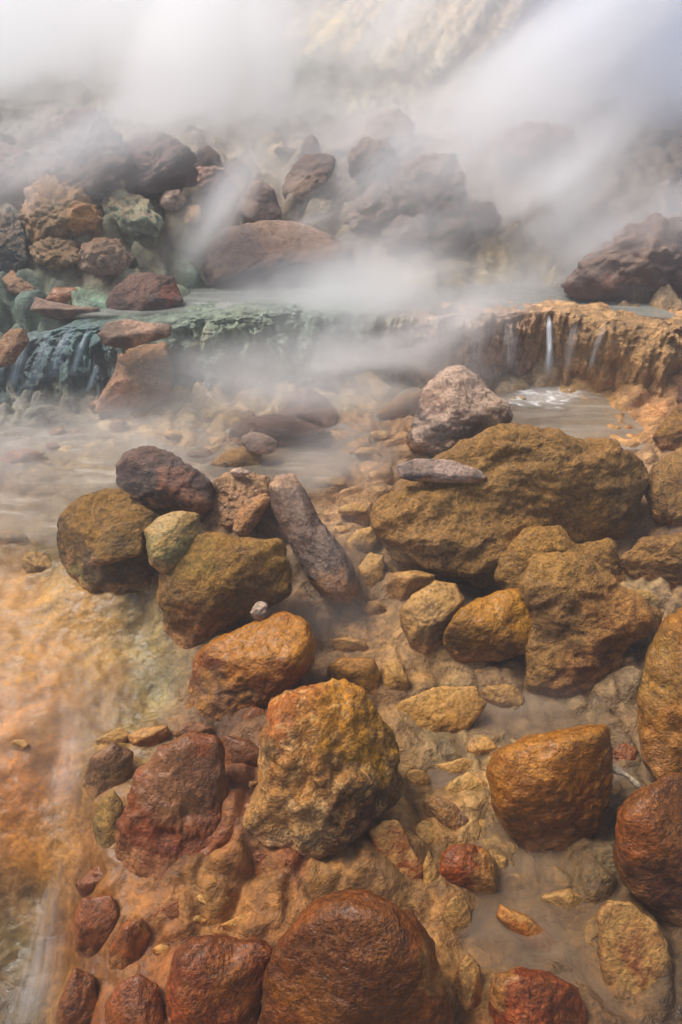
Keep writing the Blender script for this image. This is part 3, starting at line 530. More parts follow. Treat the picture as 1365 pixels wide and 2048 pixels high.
rock([(118,2000),(150,1935),(188,1950),(202,2040),(185,2120),(108,2120)], (118,66,32), 'redbrown', 'dark red stone at the bottom edge beside the small fall', lift=.3, rough=.03, cat='stone', name='stone', group=G1)
rock([(148,1768),(195,1730),(250,1745),(240,1785),(165,1795)], (126,72,48), 'redbrown', 'flat red-brown stone at the brink where the fall drops', lift=.3, cat='stone', name='stone', group=G1)
rock((524,1835,24,17,20), (134,78,50), 'redbrown', 'tiny red-brown stone set in tan crust above the two-humped boulder', lift=.2, cat='pebble', name='pebble', group=G1)
G3 = 'small cobbles half buried in the tan crust'
def cob(label, L, color, mat='tan', **kw):
    for e in L: rock(e, color, mat, label, cat='cobble', name='cobble', group=G3, lift=.45, thick=.8, rough=.06, **kw)
cob('tan cobble half buried in crust just below the white-crusted boulder', [(800,1620,22,18,20)], (170,132,88))
cob('small cream cobble beside the tip of the rust-faced slab', [(832,1622,16,12)], (190,156,116))
cob('slim tan cobble hugging the amber boulder\'s lower left flank', [(1000,1740,22,34,-20)], (150,116,80))
cob('tan cobble sunk at the pool edge below the amber boulder', [(1040,1770,34,22,25)], (140,108,78))
cob('flat grey-tan stone under water between amber and red-brown boulders', [(1185,1745,44,34,30)], (122,104,88))
cob('ochre lump between the flat shelf rock and the amber boulder', [(965,1500,34,26,20)], (160,118,70))
cob('brown cobble under the tip of the wedge-shaped spur', [(1010,1395,44,26,15)], (130,98,66))
cob('tan lump on the crust right of the biggest domed boulder', [(880,1925,16,34,-15)], (176,130,80))
cob('small rust cobble in the crust left of the rust-faced slab', [(700,1655,22,14)], (136,76,44), 'redbrown')
cob('cream crust knob between the two tall red oval stones', [(250,1800,16,12)], (170,126,86))
cob('tan crust knob above the two-humped boulder', [(385,1845,30,14,-10)], (164,116,76))
cob('orange-tan crust knob left of the two-humped boulder', [(325,1905,22,18)], (160,104,62))
cob('cream crust lump between wet red-brown boulder and streaky stone', [(430,1800,34,16,10)], (160,120,84))
cob('rounded tan cobble above the golden block behind the crusted boulder', [(700,1290,40,16,5)], (156,120,78))
cob('smooth tan swell between golden block and flat shelf rock', [(790,1360,30,40,-20)], (158,120,76))
cob('tan cobble at the lower tip of the log-shaped rock', [(748,1218,24,16)], (146,112,80))
cob('low brown cobble under the large blocky boulder\'s right side', [(610,1215,34,18,10)], (110,84,62))
cob('crusty pale stone below the wide dark olive rock', [(265,1235,30,22)], (140,118,92), 'ochre')
cob('crusty pinkish stone at the lower left foot of the blocky boulder', [(335,1290,18,24)], (158,124,94), 'ochre')
cob('flat tan stone in shallow water right of the spur', [(1215,1165,44,18,10)], (150,128,100))
cob('pale cracked tan slab at the foot of the right-edge rocks', [(1265,1195,60,18,5)], (168,140,106))
cob('dark wet cobble in the gap beside the wedge-shaped spur', [(1320,1232,18,12)], (84,70,56))
cob('tan cobble in the flow above the notched stone', [(705,1020,30,12)], (160,128,94))
cob('brown streaked cobble in the flow by the crumbly clump', [(660,965,32,12)], (140,106,78))
cob('tan-pink cobble in the flow between stream boulders and pyramid boulder', [(735,905,26,11)], (160,126,98))
cob('little tan cobble below the low brown rock by the pyramid boulder', [(760,870,20,9)], (170,138,108))
cob('pinkish cobble low in the stream left of the slanted brown rock', [(345,868,20,8)], (176,146,120))
cob('brown cobble at the left edge of the orange bed', [(20,1075,34,16)], (146,112,84))
cob('smooth wet cobble in the cascade left of the dark olive rock', [(75,1130,34,28,20)], (140,116,100))
cob('low orange-tan cobble on the orange bed', [(38,1490,20,12)], (176,130,80))
def flat(label, poly, color, mat='redbrown', lift=.55, **kw): rock(poly, color, mat, label, cat='stone', name='stone', group=G3, lift=lift, thick=.5, rough=.05, rim=False, **kw)
flat('flat red-brown stone in the crust below the wet red-brown boulder', [(300,1830),(350,1800),(400,1815),(395,1850),(330,1865)], (132,78,44))
flat('long flat rust stone left of the streaky brown stone', [(385,1790),(430,1720),(455,1740),(445,1790),(410,1812)], (124,64,34))
flat('flat brown stone between white-crusted boulder and rust-faced slab', [(640,1735),(690,1712),(735,1730),(745,1765),(700,1785),(655,1775)], (136,78,46))
flat('flat tan stone wedged under the chin of the white-crusted boulder', [(560,1740),(610,1722),(640,1745),(625,1785),(575,1790)], (150,106,66), 'tan')
flat('low orange stone on the crust above the two-humped boulder', [(440,1850),(500,1822),(545,1840),(530,1868),(470,1872)], (164,108,60), 'tan')
flat('flat tan stone right of the long rust-faced slab', [(858,1700),(876,1740),(878,1800),(858,1830),(848,1790),(846,1730)], (158,118,74), 'tan')
flat('broad flat tan stone on the pool floor left of the broad corner slab', [(1080,1790),(1140,1775),(1190,1810),(1185,1870),(1130,1890),(1090,1850)], (140,108,76), 'tan', lift=.35)
flat('flat tan stone on the pool floor below the shelf rock', [(870,1530),(930,1515),(965,1535),(950,1570),(890,1575)], (158,124,84), 'tan')
flat('brownish flat stone between striped boulder and shelf rock', [(900,1350),(960,1338),(1010,1350),(1000,1378),(930,1375)], (136,104,66), 'tan')
flat('flat rust-brown stone along the brink under the olive-yellow oval stone', [(185,1745),(240,1738),(262,1775),(235,1792),(190,1770)], (126,68,38))
flat('smooth brown stone above the wet red-brown boulder', [(345,1470),(380,1440),(425,1455),(430,1480),(380,1490)], (118,80,52))
flat('flat tan stone on the ledge edge by the flat orange stone', [(190,1480),(240,1455),(262,1470),(245,1492),(200,1502)], (150,112,72), 'tan')

# ---- shallow flow between pile and mound
rock([(692,1085),(712,1060),(750,1052),(755,1080),(738,1108),(712,1118),(697,1108)], (170,134,96), 'tan', 'pale notched tan stone between log-shaped rock and mound', lift=.6, cat='stone', name='stone', group=G1)
rock((680,1062,22,11), (166,132,98), 'tan', 'tiny flat tan stone by the side of the log-shaped rock', lift=.6, cat='pebble', name='pebble', group=G1)
rock([(715,1135),(740,1105),(768,1110),(770,1160),(745,1190),(722,1180)], (156,120,78), 'tan', 'rounded tan stone with trickles below the pale notched stone', lift=.4, cat='stone', name='stone', group=G1)
# ---- left stream stones
rock((116,868,19,15), (134,98,84), 'redbrown', 'small reddish stone at the left end of the stream row', cat='stone', name='stone', group=G1)
rock((150,872,24,14), (130,98,84), 'redbrown', 'low reddish stone, second from the left of the stream row', cat='stone', name='stone', group=G1)
rock((236,852,19,14,-20), (132,100,86), 'redbrown', 'small slanted reddish stone at the right end of the stream row', cat='stone', name='stone', group=G1)
rock((206,873,16,9), (134,104,88), 'redbrown', 'tiny reddish pebble between the stones of the stream row', cat='pebble', name='pebble', group=G1)
rock((105,893,15,9), (134,98,84), 'redbrown', 'tiny reddish pebble in front of the stream row', cat='pebble', name='pebble', group=G1)
rock([(-10,930),(15,903),(55,897),(92,906),(75,922),(20,938)], (140,88,66), 'redbrown', 'flat red stone at the left edge of the stream', lift=.3, cat='stone', name='stone', group=G1)
rock((205,812,28,16), (144,108,92), 'redbrown', 'pink-brown rock at the foot of the algae-covered ledge', cat='rock', name='rock', group=G1)
rock((275,828,16,8), (144,110,94), 'redbrown', 'pink-brown pebble right of the rock at the foot of the ledge', cat='pebble', name='pebble', group=G1)
# ---- right edge
rock([(1305,875),(1330,838),(1370,800),(1440,800),(1450,900),(1370,905),(1320,900)], (120,84,56), 'olive', 'brown rock at the right edge beside the pool', lift=.6, cf=.3, group=G1)
rock([(1352,800),(1360,775),(1390,750),(1430,790),(1420,830),(1365,828)], (90,62,52), 'dark', 'small dark rock at the right edge above the pool', lift=1.4, cat='rock', name='rock', group=G1)
rock([(1288,985),(1310,930),(1365,895),(1450,900),(1460,1050),(1370,1060),(1305,1040)], (140,108,78), 'mound', 'round algae-tan boulder at the right edge beside the huge mound', lift=.5, rough=.06, group=G1)
rock([(1240,1115),(1290,1078),(1365,1070),(1450,1085),(1440,1180),(1340,1182),(1262,1150)], (148,112,78), 'mound', 'low knobbly tan rock at the right edge, right of the mound', lift=.3, rough=.09, ridge=.08, group=G1)
# ---- above the ledge
G2 = 'rocks above the terraces'
rock([(206,612),(230,575),(262,550),(300,545),(345,553),(370,603),(345,620),(280,628),(220,632)], (92,72,66), 'dark', 'dark domed boulder with a rusty right edge on the green ledge', lift=.1, thick=.8, rough=.05, cf=.08, spots=[(345,585,18,(150,88,66)),(270,570,30,(124,94,82))], group=G2)
rock([(198,668),(215,645),(250,640),(300,645),(342,650),(342,672),(300,685),(250,698),(208,690)], (120,90,72), 'grey', 'anvil-shaped brown caprock jutting from the algae-covered ledge', Y=2.78, thick=.9, rough=.07, facets=5, spots=[(280,650,30,(190,148,120)),(230,680,30,(92,72,60))], cat='rock', name='rock', group=G2)
rock([(236,705),(265,690),(335,685),(345,740),(340,800),(300,818),(190,828),(192,805),(220,760)], (140,108,88), 'ochre', 'pinkish-tan buttress under the anvil-shaped caprock', Y=2.8, thick=.7, rough=.08, spots=[(340,740,16,(96,96,54)),(300,750,20,(140,112,82)),(240,790,30,(176,124,96))], cat='rock', name='rock', group=G2)
rock([(405,530),(412,485),(450,456),(520,443),(590,445),(650,465),(705,498),(700,540),(640,575),(520,585),(415,580)], (112,94,88), 'grey', 'largest grey domed boulder in the steam beyond the green ledge', lift=.1, thick=.8, rough=.04, cf=.06, group=G2, spots=[(580,455,70,(166,130,108)),(500,560,90,(96,90,94))])
rock([(45,435),(58,392),(92,353),(130,368),(172,402),(214,440),(218,472),(150,480),(70,480)], (156,118,76), 'ochre', 'peaked ochre rock with pale knobs at upper left', lift=-.15, thick=1.1, rough=.2, ridge=.2, facets=5, cf=.1, spots=[(60,400,16,(200,170,150)),(100,430,30,(120,100,60)),(170,430,30,(190,134,70))], group=G2)
rock([(60,492),(100,474),(150,482),(160,522),(112,540),(70,522)], (158,132,98), 'ochre', 'knobbly tan rock with olive patches below the peaked ochre rock', lift=-.15, thick=1.1, rough=.2, ridge=.2, facets=5, spots=[(105,510,20,(90,80,44))], group=G2, cat='rock', name='rock')
rock([(158,505),(195,478),(240,484),(268,520),(245,548),(190,550),(160,535)], (164,138,118), 'ochre', 'pale pinkish crusty rock right of the knobbly tan rock', lift=-.15, thick=1.1, rough=.2, ridge=.2, facets=5, group=G2, cat='rock', name='rock')
rock([(204,408),(235,378),(285,395),(325,440),(315,478),(245,480),(215,450)], (132,142,118), 'algae', 'grey-green algae-patched rock behind the peaked ochre rock', lift=-.15, thick=1.1, rough=.2, ridge=.2, facets=5, cf=.1, group=G2)
rock([(205,398),(222,378),(240,400),(238,430),(222,430)], (206,178,160), 'pale', 'pale pink pillar of stone left of the green-patched rock', lift=.6, rough=.08, cat='rock', name='rock', group=G2)
rock([(-40,425),(15,412),(50,455),(58,520),(20,550),(-40,550)], (62,78,80), 'algae', 'dark teal rock at the left edge beneath the ochre peak', lift=.3, rough=.1, ridge=.06, group=G2)
rock((38,522,26,12), (92,66,60), 'dark', 'small dark overhanging stone at the left edge', lift=1.2, cat='stone', name='stone', group=G2)
rock([(0,555),(25,540),(70,575),(60,592),(20,585)], (170,134,108), 'ochre', 'tan crusty stone near the left edge above the green cascade', lift=.5, rough=.12, cat='stone', name='stone', group=G2)
rock([(90,600),(108,575),(152,575),(158,592),(125,608)], (160,112,94), 'redbrown', 'pinkish low stone above the green cascade', lift=.5, cat='stone', name='stone', group=G2)
rock([(60,620),(72,592),(92,600),(150,612),(200,615),(190,632),(110,640)], (122,96,82), 'grey', 'long low grey stone between the pinkish stone and dark dome', lift=.5, cat='stone', name='stone', group=G2)
rock([(-10,690),(20,660),(45,655),(60,680),(30,725),(-10,740)], (128,94,72), 'ochre', 'brown rock at the left edge beside the green cascade', Y=2.75, rough=.1, cat='rock', name='rock', group=G2)
rock((385,430,22,18,-50), (196,160,128), 'ochre', 'pale orange stone right of the green-patched rock', lift=.4, rough=.12, cat='stone', name='stone', group=G2)
rock((345,400,26,22), (170,146,128), 'grey', 'hazy pinkish stone above the pale orange stone', lift=.4, rough=.1, cat='stone', name='stone', group=G2)
rock([(88,310),(98,245),(140,219),(185,213),(222,248),(250,300),(262,350),(180,385),(105,370)], (88,78,76), 'grey', 'tall twin-humped grey rock looming in steam at upper left', rough=.16, ridge=.16, facets=7, fdep=.55, lift=1.0, cf=.12, thick=.8, group=G2)
rock([(240,345),(258,292),(300,268),(350,276),(392,312),(395,370),(330,395),(260,390)], (92,76,74), 'dark', 'broad jagged dark rock right of the twin-humped one', rough=.16, ridge=.16, facets=7, fdep=.55, lift=1.0, cf=.12, group=G2)
rock([(386,322),(398,297),(418,290),(440,310),(446,338),(420,356),(392,350)], (52,48,50), 'dark', 'small near-black knob of rock against the white steam', lift=1.0, cf=.12, rough=.06, group=G2)
rock([(360,360),(400,335),(450,335),(470,370),(440,400),(380,400)], (150,116,104), 'grey', 'reddish rock shelf under the near-black knob', rough=.16, ridge=.16, facets=7, fdep=.55, lift=1.0, cf=.12, group=G2, cat='rock', name='rock')
rock([(-40,330),(0,285),(45,295),(95,340),(90,385),(-40,395)], (96,84,88), 'grey', 'purple-grey rock at the left edge in the steam', lift=1.0, cf=.12, rough=.1, group=G2)
rock([(548,302),(555,293),(602,297),(604,314),(570,316)], (58,50,50), 'dark', 'thin dark stone jutting left from the spire', lift=1.0, cf=.12, rough=.06, cat='stone', name='stone', group=G2)
rock([(596,318),(608,278),(624,267),(638,280),(644,325),(622,345),(600,340)], (70,58,56), 'dark', 'pointed dark spire rising behind the jagged stack', lift=1.0, cf=.12, rough=.06, group=G2, cat='rock', name='rock')
rock([(568,390),(573,352),(592,322),(630,306),(668,313),(671,335),(650,372),(622,402),(585,408)], (94,76,66), 'dark', 'jagged dark brown stack below the spire', rough=.16, ridge=.16, facets=7, fdep=.55, lift=1.0, cf=.12, group=G2, spots=[(600,370,24,(140,116,96))])
rock((650,318,20,13), (80,66,62), 'dark', 'small dark lump on the right shoulder of the jagged stack', lift=1.0, cf=.12, rough=.08, cat='stone', name='stone', group=G2)
rock([(470,425),(495,372),(522,358),(548,380),(565,430),(515,455)], (122,106,100), 'grey', 'faint grey triangular rock left of the jagged stack', lift=1.0, cf=.12, rough=.06, group=G2, cat='rock', name='rock')
rock([(698,355),(704,297),(735,272),(776,285),(801,322),(798,365),(745,390)], (120,106,98), 'grey', 'pale grey rounded rock in steam right of the jagged stack', rough=.16, ridge=.16, facets=7, fdep=.55, lift=1.0, cf=.12, group=G2)
rock([(788,365),(808,327),(868,311),(912,305),(922,340),(930,385),(860,425),(798,415)], (114,96,88), 'grey', 'slanted flat-topped grey-brown rock in the steam', rough=.16, ridge=.16, facets=7, fdep=.55, lift=1.0, cf=.12, group=G2)
rock([(846,395),(858,360),(880,345),(892,335),(912,358),(930,400),(926,440),(885,462),(852,435)], (82,74,66), 'dark', 'dark pointed rock in front of the flat-topped one', rough=.16, ridge=.16, facets=7, fdep=.55, lift=1.0, cf=.12, group=G2)
rock([(856,475),(888,438),(940,432),(950,470),(925,505),(880,518)], (88,72,64), 'dark', 'low dark brown rock at the foot of the dark pointed one', rough=.16, ridge=.16, facets=7, fdep=.55, lift=1.0, cf=.12, group=G2)
rock([(928,425),(950,403),(985,404),(1003,435),(992,462),(948,470)], (92,76,70), 'dark', 'lumpy dark rock right of the dark pointed one', rough=.16, ridge=.16, facets=7, fdep=.55, lift=1.0, cf=.12, group=G2)
rock([(690,440),(715,400),(750,366),(776,375),(790,425),(750,460),(700,465)], (124,110,102), 'grey', 'hazy brown-grey rock below the pale rounded one', rough=.16, ridge=.16, facets=7, fdep=.55, lift=1.0, cf=.12, group=G2)
rock([(760,470),(800,430),(850,440),(860,480),(830,510),(780,505)], (116,104,98), 'grey', 'faint low rock left of the low dark brown one', lift=1.0, cf=.12, rough=.08, group=G2)
rock((1075,295,70,45,-15), (110,78,66), 'redbrown', 'reddish outcrop on the steamy slope at upper right', lift=-.2, rough=.3, ridge=.3, cf=.12, cat='outcrop', name='outcrop')
rock([(660,300),(700,268),(750,230),(792,218),(830,245),(830,290),(740,320)], (150,130,112), 'grey', 'pale ridge of rock fading into steam at the slope foot', lift=1.0, cf=.12, rough=.1, ridge=.06, cat='outcrop', name='outcrop')
rock((818,312,14,24), (120,110,104), 'grey', 'thin faint pointed stone behind the flat-topped rock', lift=1.0, cf=.12, cat='stone', name='stone', group=G2)
rock([(1118,572),(1180,512),(1240,466),(1300,436),(1345,430),(1420,450),(1450,600),(1300,606),(1180,602)], (102,84,80), 'grey', 'big hazy dark rock mass at the right edge above the pool', rough=.16, ridge=.16, facets=7, fdep=.55, lift=0, thick=.8, cf=.08, spots=[(1230,560,20,(170,130,112)),(1280,480,60,(110,88,78))], group=G2)
rock([(1180,480),(1195,445),(1220,435),(1240,470),(1220,500)], (124,112,110), 'grey', 'faint round rock behind the hazy dark mass', lift=1.0, cf=.12, cat='rock', name='rock', group=G2)
rock([(735,615),(765,598),(800,602),(812,628),(780,642),(745,638)], (112,104,98), 'grey', 'small hazy rock at the right end of the green ledge', lift=1.0, cat='rock', name='rock', group=G2)
rock((1097,608,14,8), (150,116,100), 'redbrown', 'tiny red-brown stone at the brim of the orange ledge', lift=.8, cat='pebble', name='pebble', group=G2)

# ---------------------------------------------------------------- terraces (ledges)
def polyl(pts, n):
    p = np.array(pts, float); t = np.linspace(0, 1, len(p)); s = np.linspace(0, 1, n)
    return np.stack([np.interp(s, t, p[:, i]) for i in range(p.shape[1])], -1)
def ledge(name, top, bot, spots, base, label, cat, ns=420, nt=150, rib=.02, bulge=.05, lump=.03, back=.45, rg=.7, py_=.8, pz=1.5):
    T = polyl(top, ns); B = polyl(bot, ns)
    for A in (T, B):
        for k in (1, ): A[:, k] += fbm(np.c_[T[:, 0]/60, np.zeros(ns), np.ones(ns)*(3 if A is T else 8)], 3)*14
    TW = at_z(T[:, 0], T[:, 1], T[:, 2]); BW = at_z(B[:, 0], B[:, 1], B[:, 2])
    rows = []
    tt = np.concatenate([np.linspace(-1, 0, 24, endpoint=False), np.linspace(0, 1, nt-24)])
    for t in tt:
        if t < 0:
            P = TW.copy(); P[:, 1] += back*(-t); P[:, 2] -= .03*(-t)+.06*max(0, -t-.5)
        else:
            P = TW*(1-t)+BW*t; P = P.copy()
            k = 1-(1-t)**2.0   # convex: vertical profile falls slowly first
            P[:, 1] = TW[:, 1]*(1-t**py_)+BW[:, 1]*t**py_ ; P[:, 2] = TW[:, 2]*(1-t**pz)+BW[:, 2]*t**pz
            P[:, 1] -= bulge*math.sin(math.pi*min(t*1.1, 1))
        rows.append(P)
    P = np.array(rows); tv = tt[:, None]*np.ones((1, ns))
    q = P.reshape(-1, 3); tf = tv.reshape(-1)
    face = sstep(-.3, .25, tf)
    plan = fbm(np.c_[q[:, 0]*2.2, q[:, 2]*.6, np.zeros(len(q))+2], 3)*.2*sstep(-.9, -.1, tf); q = q.copy(); q[:, 1] -= plan
    d = fbm(q*np.array([22, 22, 3.0]), 4, .6)*rib*1.6*face*(.5+1.2*sstep(-.2, .3, fbm(q*np.array([3, 3, 2.0])+50, 2))) + fbm(q*np.array([11, 11, 2.0])+8, 3)*rib*.9*face + fbm(q*np.array([7, 7, 4.0]), 4, .55)*lump + fbm(q*np.array([30, 30, 30.0]), 3, .6)*.008 + (ridged(q*np.array([5, 5, 9.0])+4, 3)-.5)*lump*rg*face
    q = q.copy(); q[:, 1] -= d*(.35+.65*face); q[:, 2] += d*(1-face)*.5+d*.2
    q[-ns:, 2] -= .1; q[-ns*2:-ns, 2] -= .04
    px, py = proj(q); jx = px+fbm(q*12, 3)*40; jy = py+fbm(q*12+7, 3)*30
    col = np.tile(lin(base), (len(q), 1)); acc = col*.5; w_ = np.full(len(q), .5)
    for sx, sy, sr, c in spots:
        w = np.exp(-((jx-sx)**2+(jy-sy)**2*1.0)/(sr*sr))*3; acc += w[:, None]*lin(c); w_ += w
    o = mesh_obj(name, q, grid_faces(len(tt), ns), LM, None, acc/w_[:, None])
    return tag(o, label, cat)
ledge('travertine_ledge', [(770,640,.66),(860,640,.68),(960,630,.69),(1060,630,.69),(1160,626,.70),(1280,640,.68),(1420,648,.68),(1520,650,.68)],
      [(760,785,.25),(860,785,.25),(960,782,.25),(1050,778,.25),(1150,788,.26),(1260,815,.27),(1400,830,.3),(1520,835,.3)],
      [(770,640,45,(140,146,130)),(775,720,45,(130,138,128)),(830,700,40,(178,164,146)),(1200,700,60,(186,142,86)),(1300,690,60,(180,136,80)),(1230,780,60,(204,150,88)),(1000,690,60,(176,146,126)),(900,680,60,(204,176,150)),(820,700,50,(206,180,156)),(1120,680,40,(186,142,92)),(1300,650,40,(184,138,88)),(1240,660,22,(110,84,48)),(1210,735,26,(110,84,48)),(1280,740,22,(124,92,52)),(1180,770,30,(200,144,84)),(1060,660,30,(176,132,90))],
      (190,148,102), 'orange travertine ledge with thin water veils above the right pool', 'ledge', lump=.085, rib=.026, bulge=.05, rg=.3)
ledge('algae_ledge', [(-160,715,.53),(-40,705,.54),(60,680,.58),(140,648,.64),(260,630,.67),(420,624,.68),(600,622,.68),(740,625,.68),(840,640,.66)],
      [(-160,850,.25),(-40,845,.25),(60,838,.25),(170,832,.25),(260,828,.25),(420,820,.25),(600,808,.25),(740,795,.25),(840,785,.25)],
      [(60,750,60,(60,84,86)),(150,700,50,(92,124,122)),(200,760,50,(52,72,70)),(100,680,30,(120,140,140)),(390,760,50,(84,104,112)),(440,680,60,(136,144,116)),(400,650,40,(146,160,140)),(560,700,60,(152,162,140)),(680,690,60,(168,178,162)),(520,760,50,(150,152,124)),(400,660,14,(150,126,80)),(395,690,12,(170,150,80)),(340,720,20,(92,96,54)),(600,640,50,(132,146,132)),(760,700,50,(168,164,148)),(820,690,60,(180,162,140)),(100,800,40,(112,104,78)),(20,800,30,(60,80,80)),(0,700,40,(90,92,96))],
      (112,122,106), 'blue-green algae-covered ledge with water streaming down at left', 'ledge', lump=.05, rib=.035, bulge=-.02, rg=.5, py_=.55, pz=2.0)

# ---------------------------------------------------------------- ground mesh
Ys = np.concatenate([np.linspace(-1.2, .25, 24, endpoint=False), np.linspace(.25, 3.3, 640, endpoint=False), np.geomspace(3.3, 13, 260, endpoint=False), np.geomspace(13, 90, 60)])
us = np.linspace(-1, 1, 540); us = us*.75 + us**3*.25
hw = np.maximum(1.9, Ys*1.0+.7)
X = hw[:, None]*us[None, :]; YY = Ys[:, None]*np.ones((1, len(us)))
XY = np.stack([X, YY], -1); Z = full_h(XY)
P3 = np.stack([X, YY, np.zeros_like(X)], -1)
dg = np.stack([(X-YY*.45)*1.9, (YY+X*.45)*.16, np.zeros_like(X)], -1)
# mineral collars swelling up against the foreground rocks
for ctr, Rm, spx, mk in ROCKS:
    if ctr[1] > 2.6 or spx < 20: continue
    d2 = ((X-ctr[0])**2+(YY-ctr[1])**2)/(Rm*1.05)**2
    m = d2 < 4
    Z[m] += (min(.05 if ctr[1] > 1.35 else .045, (.26 if ctr[1] > 1.35 else .3)*Rm)*np.exp(-(d2[m]-.5)**2*1.3))*(1-.5*sstep(2.0, 2.6, ctr[1]))
C3 = base_c(XY)
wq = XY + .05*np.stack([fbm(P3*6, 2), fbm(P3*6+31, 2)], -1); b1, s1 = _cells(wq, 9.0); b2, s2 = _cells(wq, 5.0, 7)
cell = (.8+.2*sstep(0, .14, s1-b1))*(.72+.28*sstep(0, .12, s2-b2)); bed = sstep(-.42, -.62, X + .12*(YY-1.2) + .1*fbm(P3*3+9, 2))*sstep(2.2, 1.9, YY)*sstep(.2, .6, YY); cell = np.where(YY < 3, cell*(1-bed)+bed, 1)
rust = (fbm(P3*7+90, 4).reshape(-1)*.9).clip(-.4, .5)[:, None]
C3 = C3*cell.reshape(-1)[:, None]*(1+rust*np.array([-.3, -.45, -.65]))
# hillside streaks: bands of mineral staining that follow the fall line
st = fbm(dg*2.2+3, 5, .6).reshape(-1)[:, None]; stm = (sstep(5.5, 8, YY)*(1-sstep(20, 30, YY))).reshape(-1)[:, None]
C3 = C3*(1+stm*np.clip(st*3.5, -.6, .7))
st2 = sstep(.12, .4, fbm(dg*1.3+40, 4).reshape(-1))[:, None]
C3 = C3*(1-st2*stm*.5) + st2*stm*.5*lin((110, 72, 56))
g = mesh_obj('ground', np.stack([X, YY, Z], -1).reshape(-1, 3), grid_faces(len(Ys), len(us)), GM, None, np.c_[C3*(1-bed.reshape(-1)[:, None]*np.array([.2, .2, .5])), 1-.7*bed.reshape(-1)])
tag(g, 'mineral crusted stream bed, terraces and steaming slope', None, None, 'structure')

# ---------------------------------------------------------------- water
def film(name, outline, mat, label, dz=.014, n=190, base=.2, fade=.22, level=None):
    pts = np.array([at_z(a, b, base) for a, b in outline])[:, :2]
    lo, hi = pts.min(0), pts.max(0); gx, gy = np.meshgrid(np.linspace(lo[0], hi[0], n), np.linspace(lo[1], hi[1], n)); G = np.stack([gx, gy], -1)
    # distance to the outline, inside only
    a = pts; b = np.roll(pts, -1, 0); g2 = G.reshape(-1, 2); dm = np.full(len(g2), 9.); ins = np.zeros(len(g2), bool)
    for p, q in zip(a, b):
        e = q-p; t = np.clip(((g2-p) @ e)/(e @ e), 0, 1); dm = np.minimum(dm, np.linalg.norm(g2-p-t[:, None]*e, axis=1))
        c = (p[1] > g2[:, 1]) != (q[1] > g2[:, 1]); xx = p[0]+(g2[:, 1]-p[1])*(q[0]-p[0])/(q[1]-p[1]+1e-12); ins ^= c & (g2[:, 0] < xx)
    d = np.where(ins, dm, 0); z = full_h(G).reshape(-1)*.6+base_h(G).reshape(-1)*.4+dz
    if level is not None: z = level + fbm(np.c_[g2*np.array([3, 9]), np.zeros(len(g2))], 3)*.005
    gf = grid_faces(n, n); keep = ins[gf].any(1); gf = gf[keep]; used = np.unique(gf); remap = np.zeros(len(g2), int); remap[used] = np.arange(len(used))
    o = mesh_obj(name, np.c_[g2, z][used], remap[gf], mat, None, np.clip(d[used]/fade, 0, 1)[:, None]*np.ones((1, 3)))
    o['kind'] = 'structure'; o['label'] = label

def sheet(name, outline, z, mat, label, fade=.12): film(name, outline, mat, label, base=z, level=z, fade=fade)
WM1 = water_mat('shallow_pool_water', (134, 108, 82), .3, (1, 3, 1), (190, 176, 158), .3, .18)
WM2 = water_mat('stream_water', (150, 136, 116), .35, (1.6, 6, 1), (220, 208, 190), .5, .3)
WM3 = water_mat('milky_pool_water', (150, 134, 114), .55, (1, 5, 1), (200, 192, 180), .3, .08)
WM4 = water_mat('upper_pool_water', (140, 142, 134), .65, (1, 4, 1), (206, 206, 200), .3, .12)
sheet('pool_water', [(600,1180),(780,1215),(900,1330),(1260,1400),(1300,1500),(1260,1700),(1300,2150),(860,2150),(900,1720),(800,1520),(700,1420),(600,1320)], .025, WM1, 'still grey shallow water lying between the lower boulders')
sheet('stream_water', [(-300,810),(200,825),(640,800),(820,760),(800,860),(740,930),(640,1000),(500,980),(300,980),(180,1040),(120,1100),(-300,1100)], .30, WM2, 'pale fast stream water running across from right to left')
sheet('right_pool_water', [(900,770),(1150,760),(1330,790),(1330,900),(1200,925),(1000,860),(900,850)], .30, WM3, 'still grey-brown pool below the orange ledge')
WM5 = water_mat('bed_film_water', (190, 132, 58), .16, (3.5, .9, 1), (206, 160, 96), .25, .5)
sheet('upper_pool_water', [(130,640),(400,628),(600,626),(900,632),(1100,632),(1500,648),(1600,560),(1000,550),(600,565),(380,575),(200,600)], .668, WM4, 'milky upper pool brimming over the ledges')

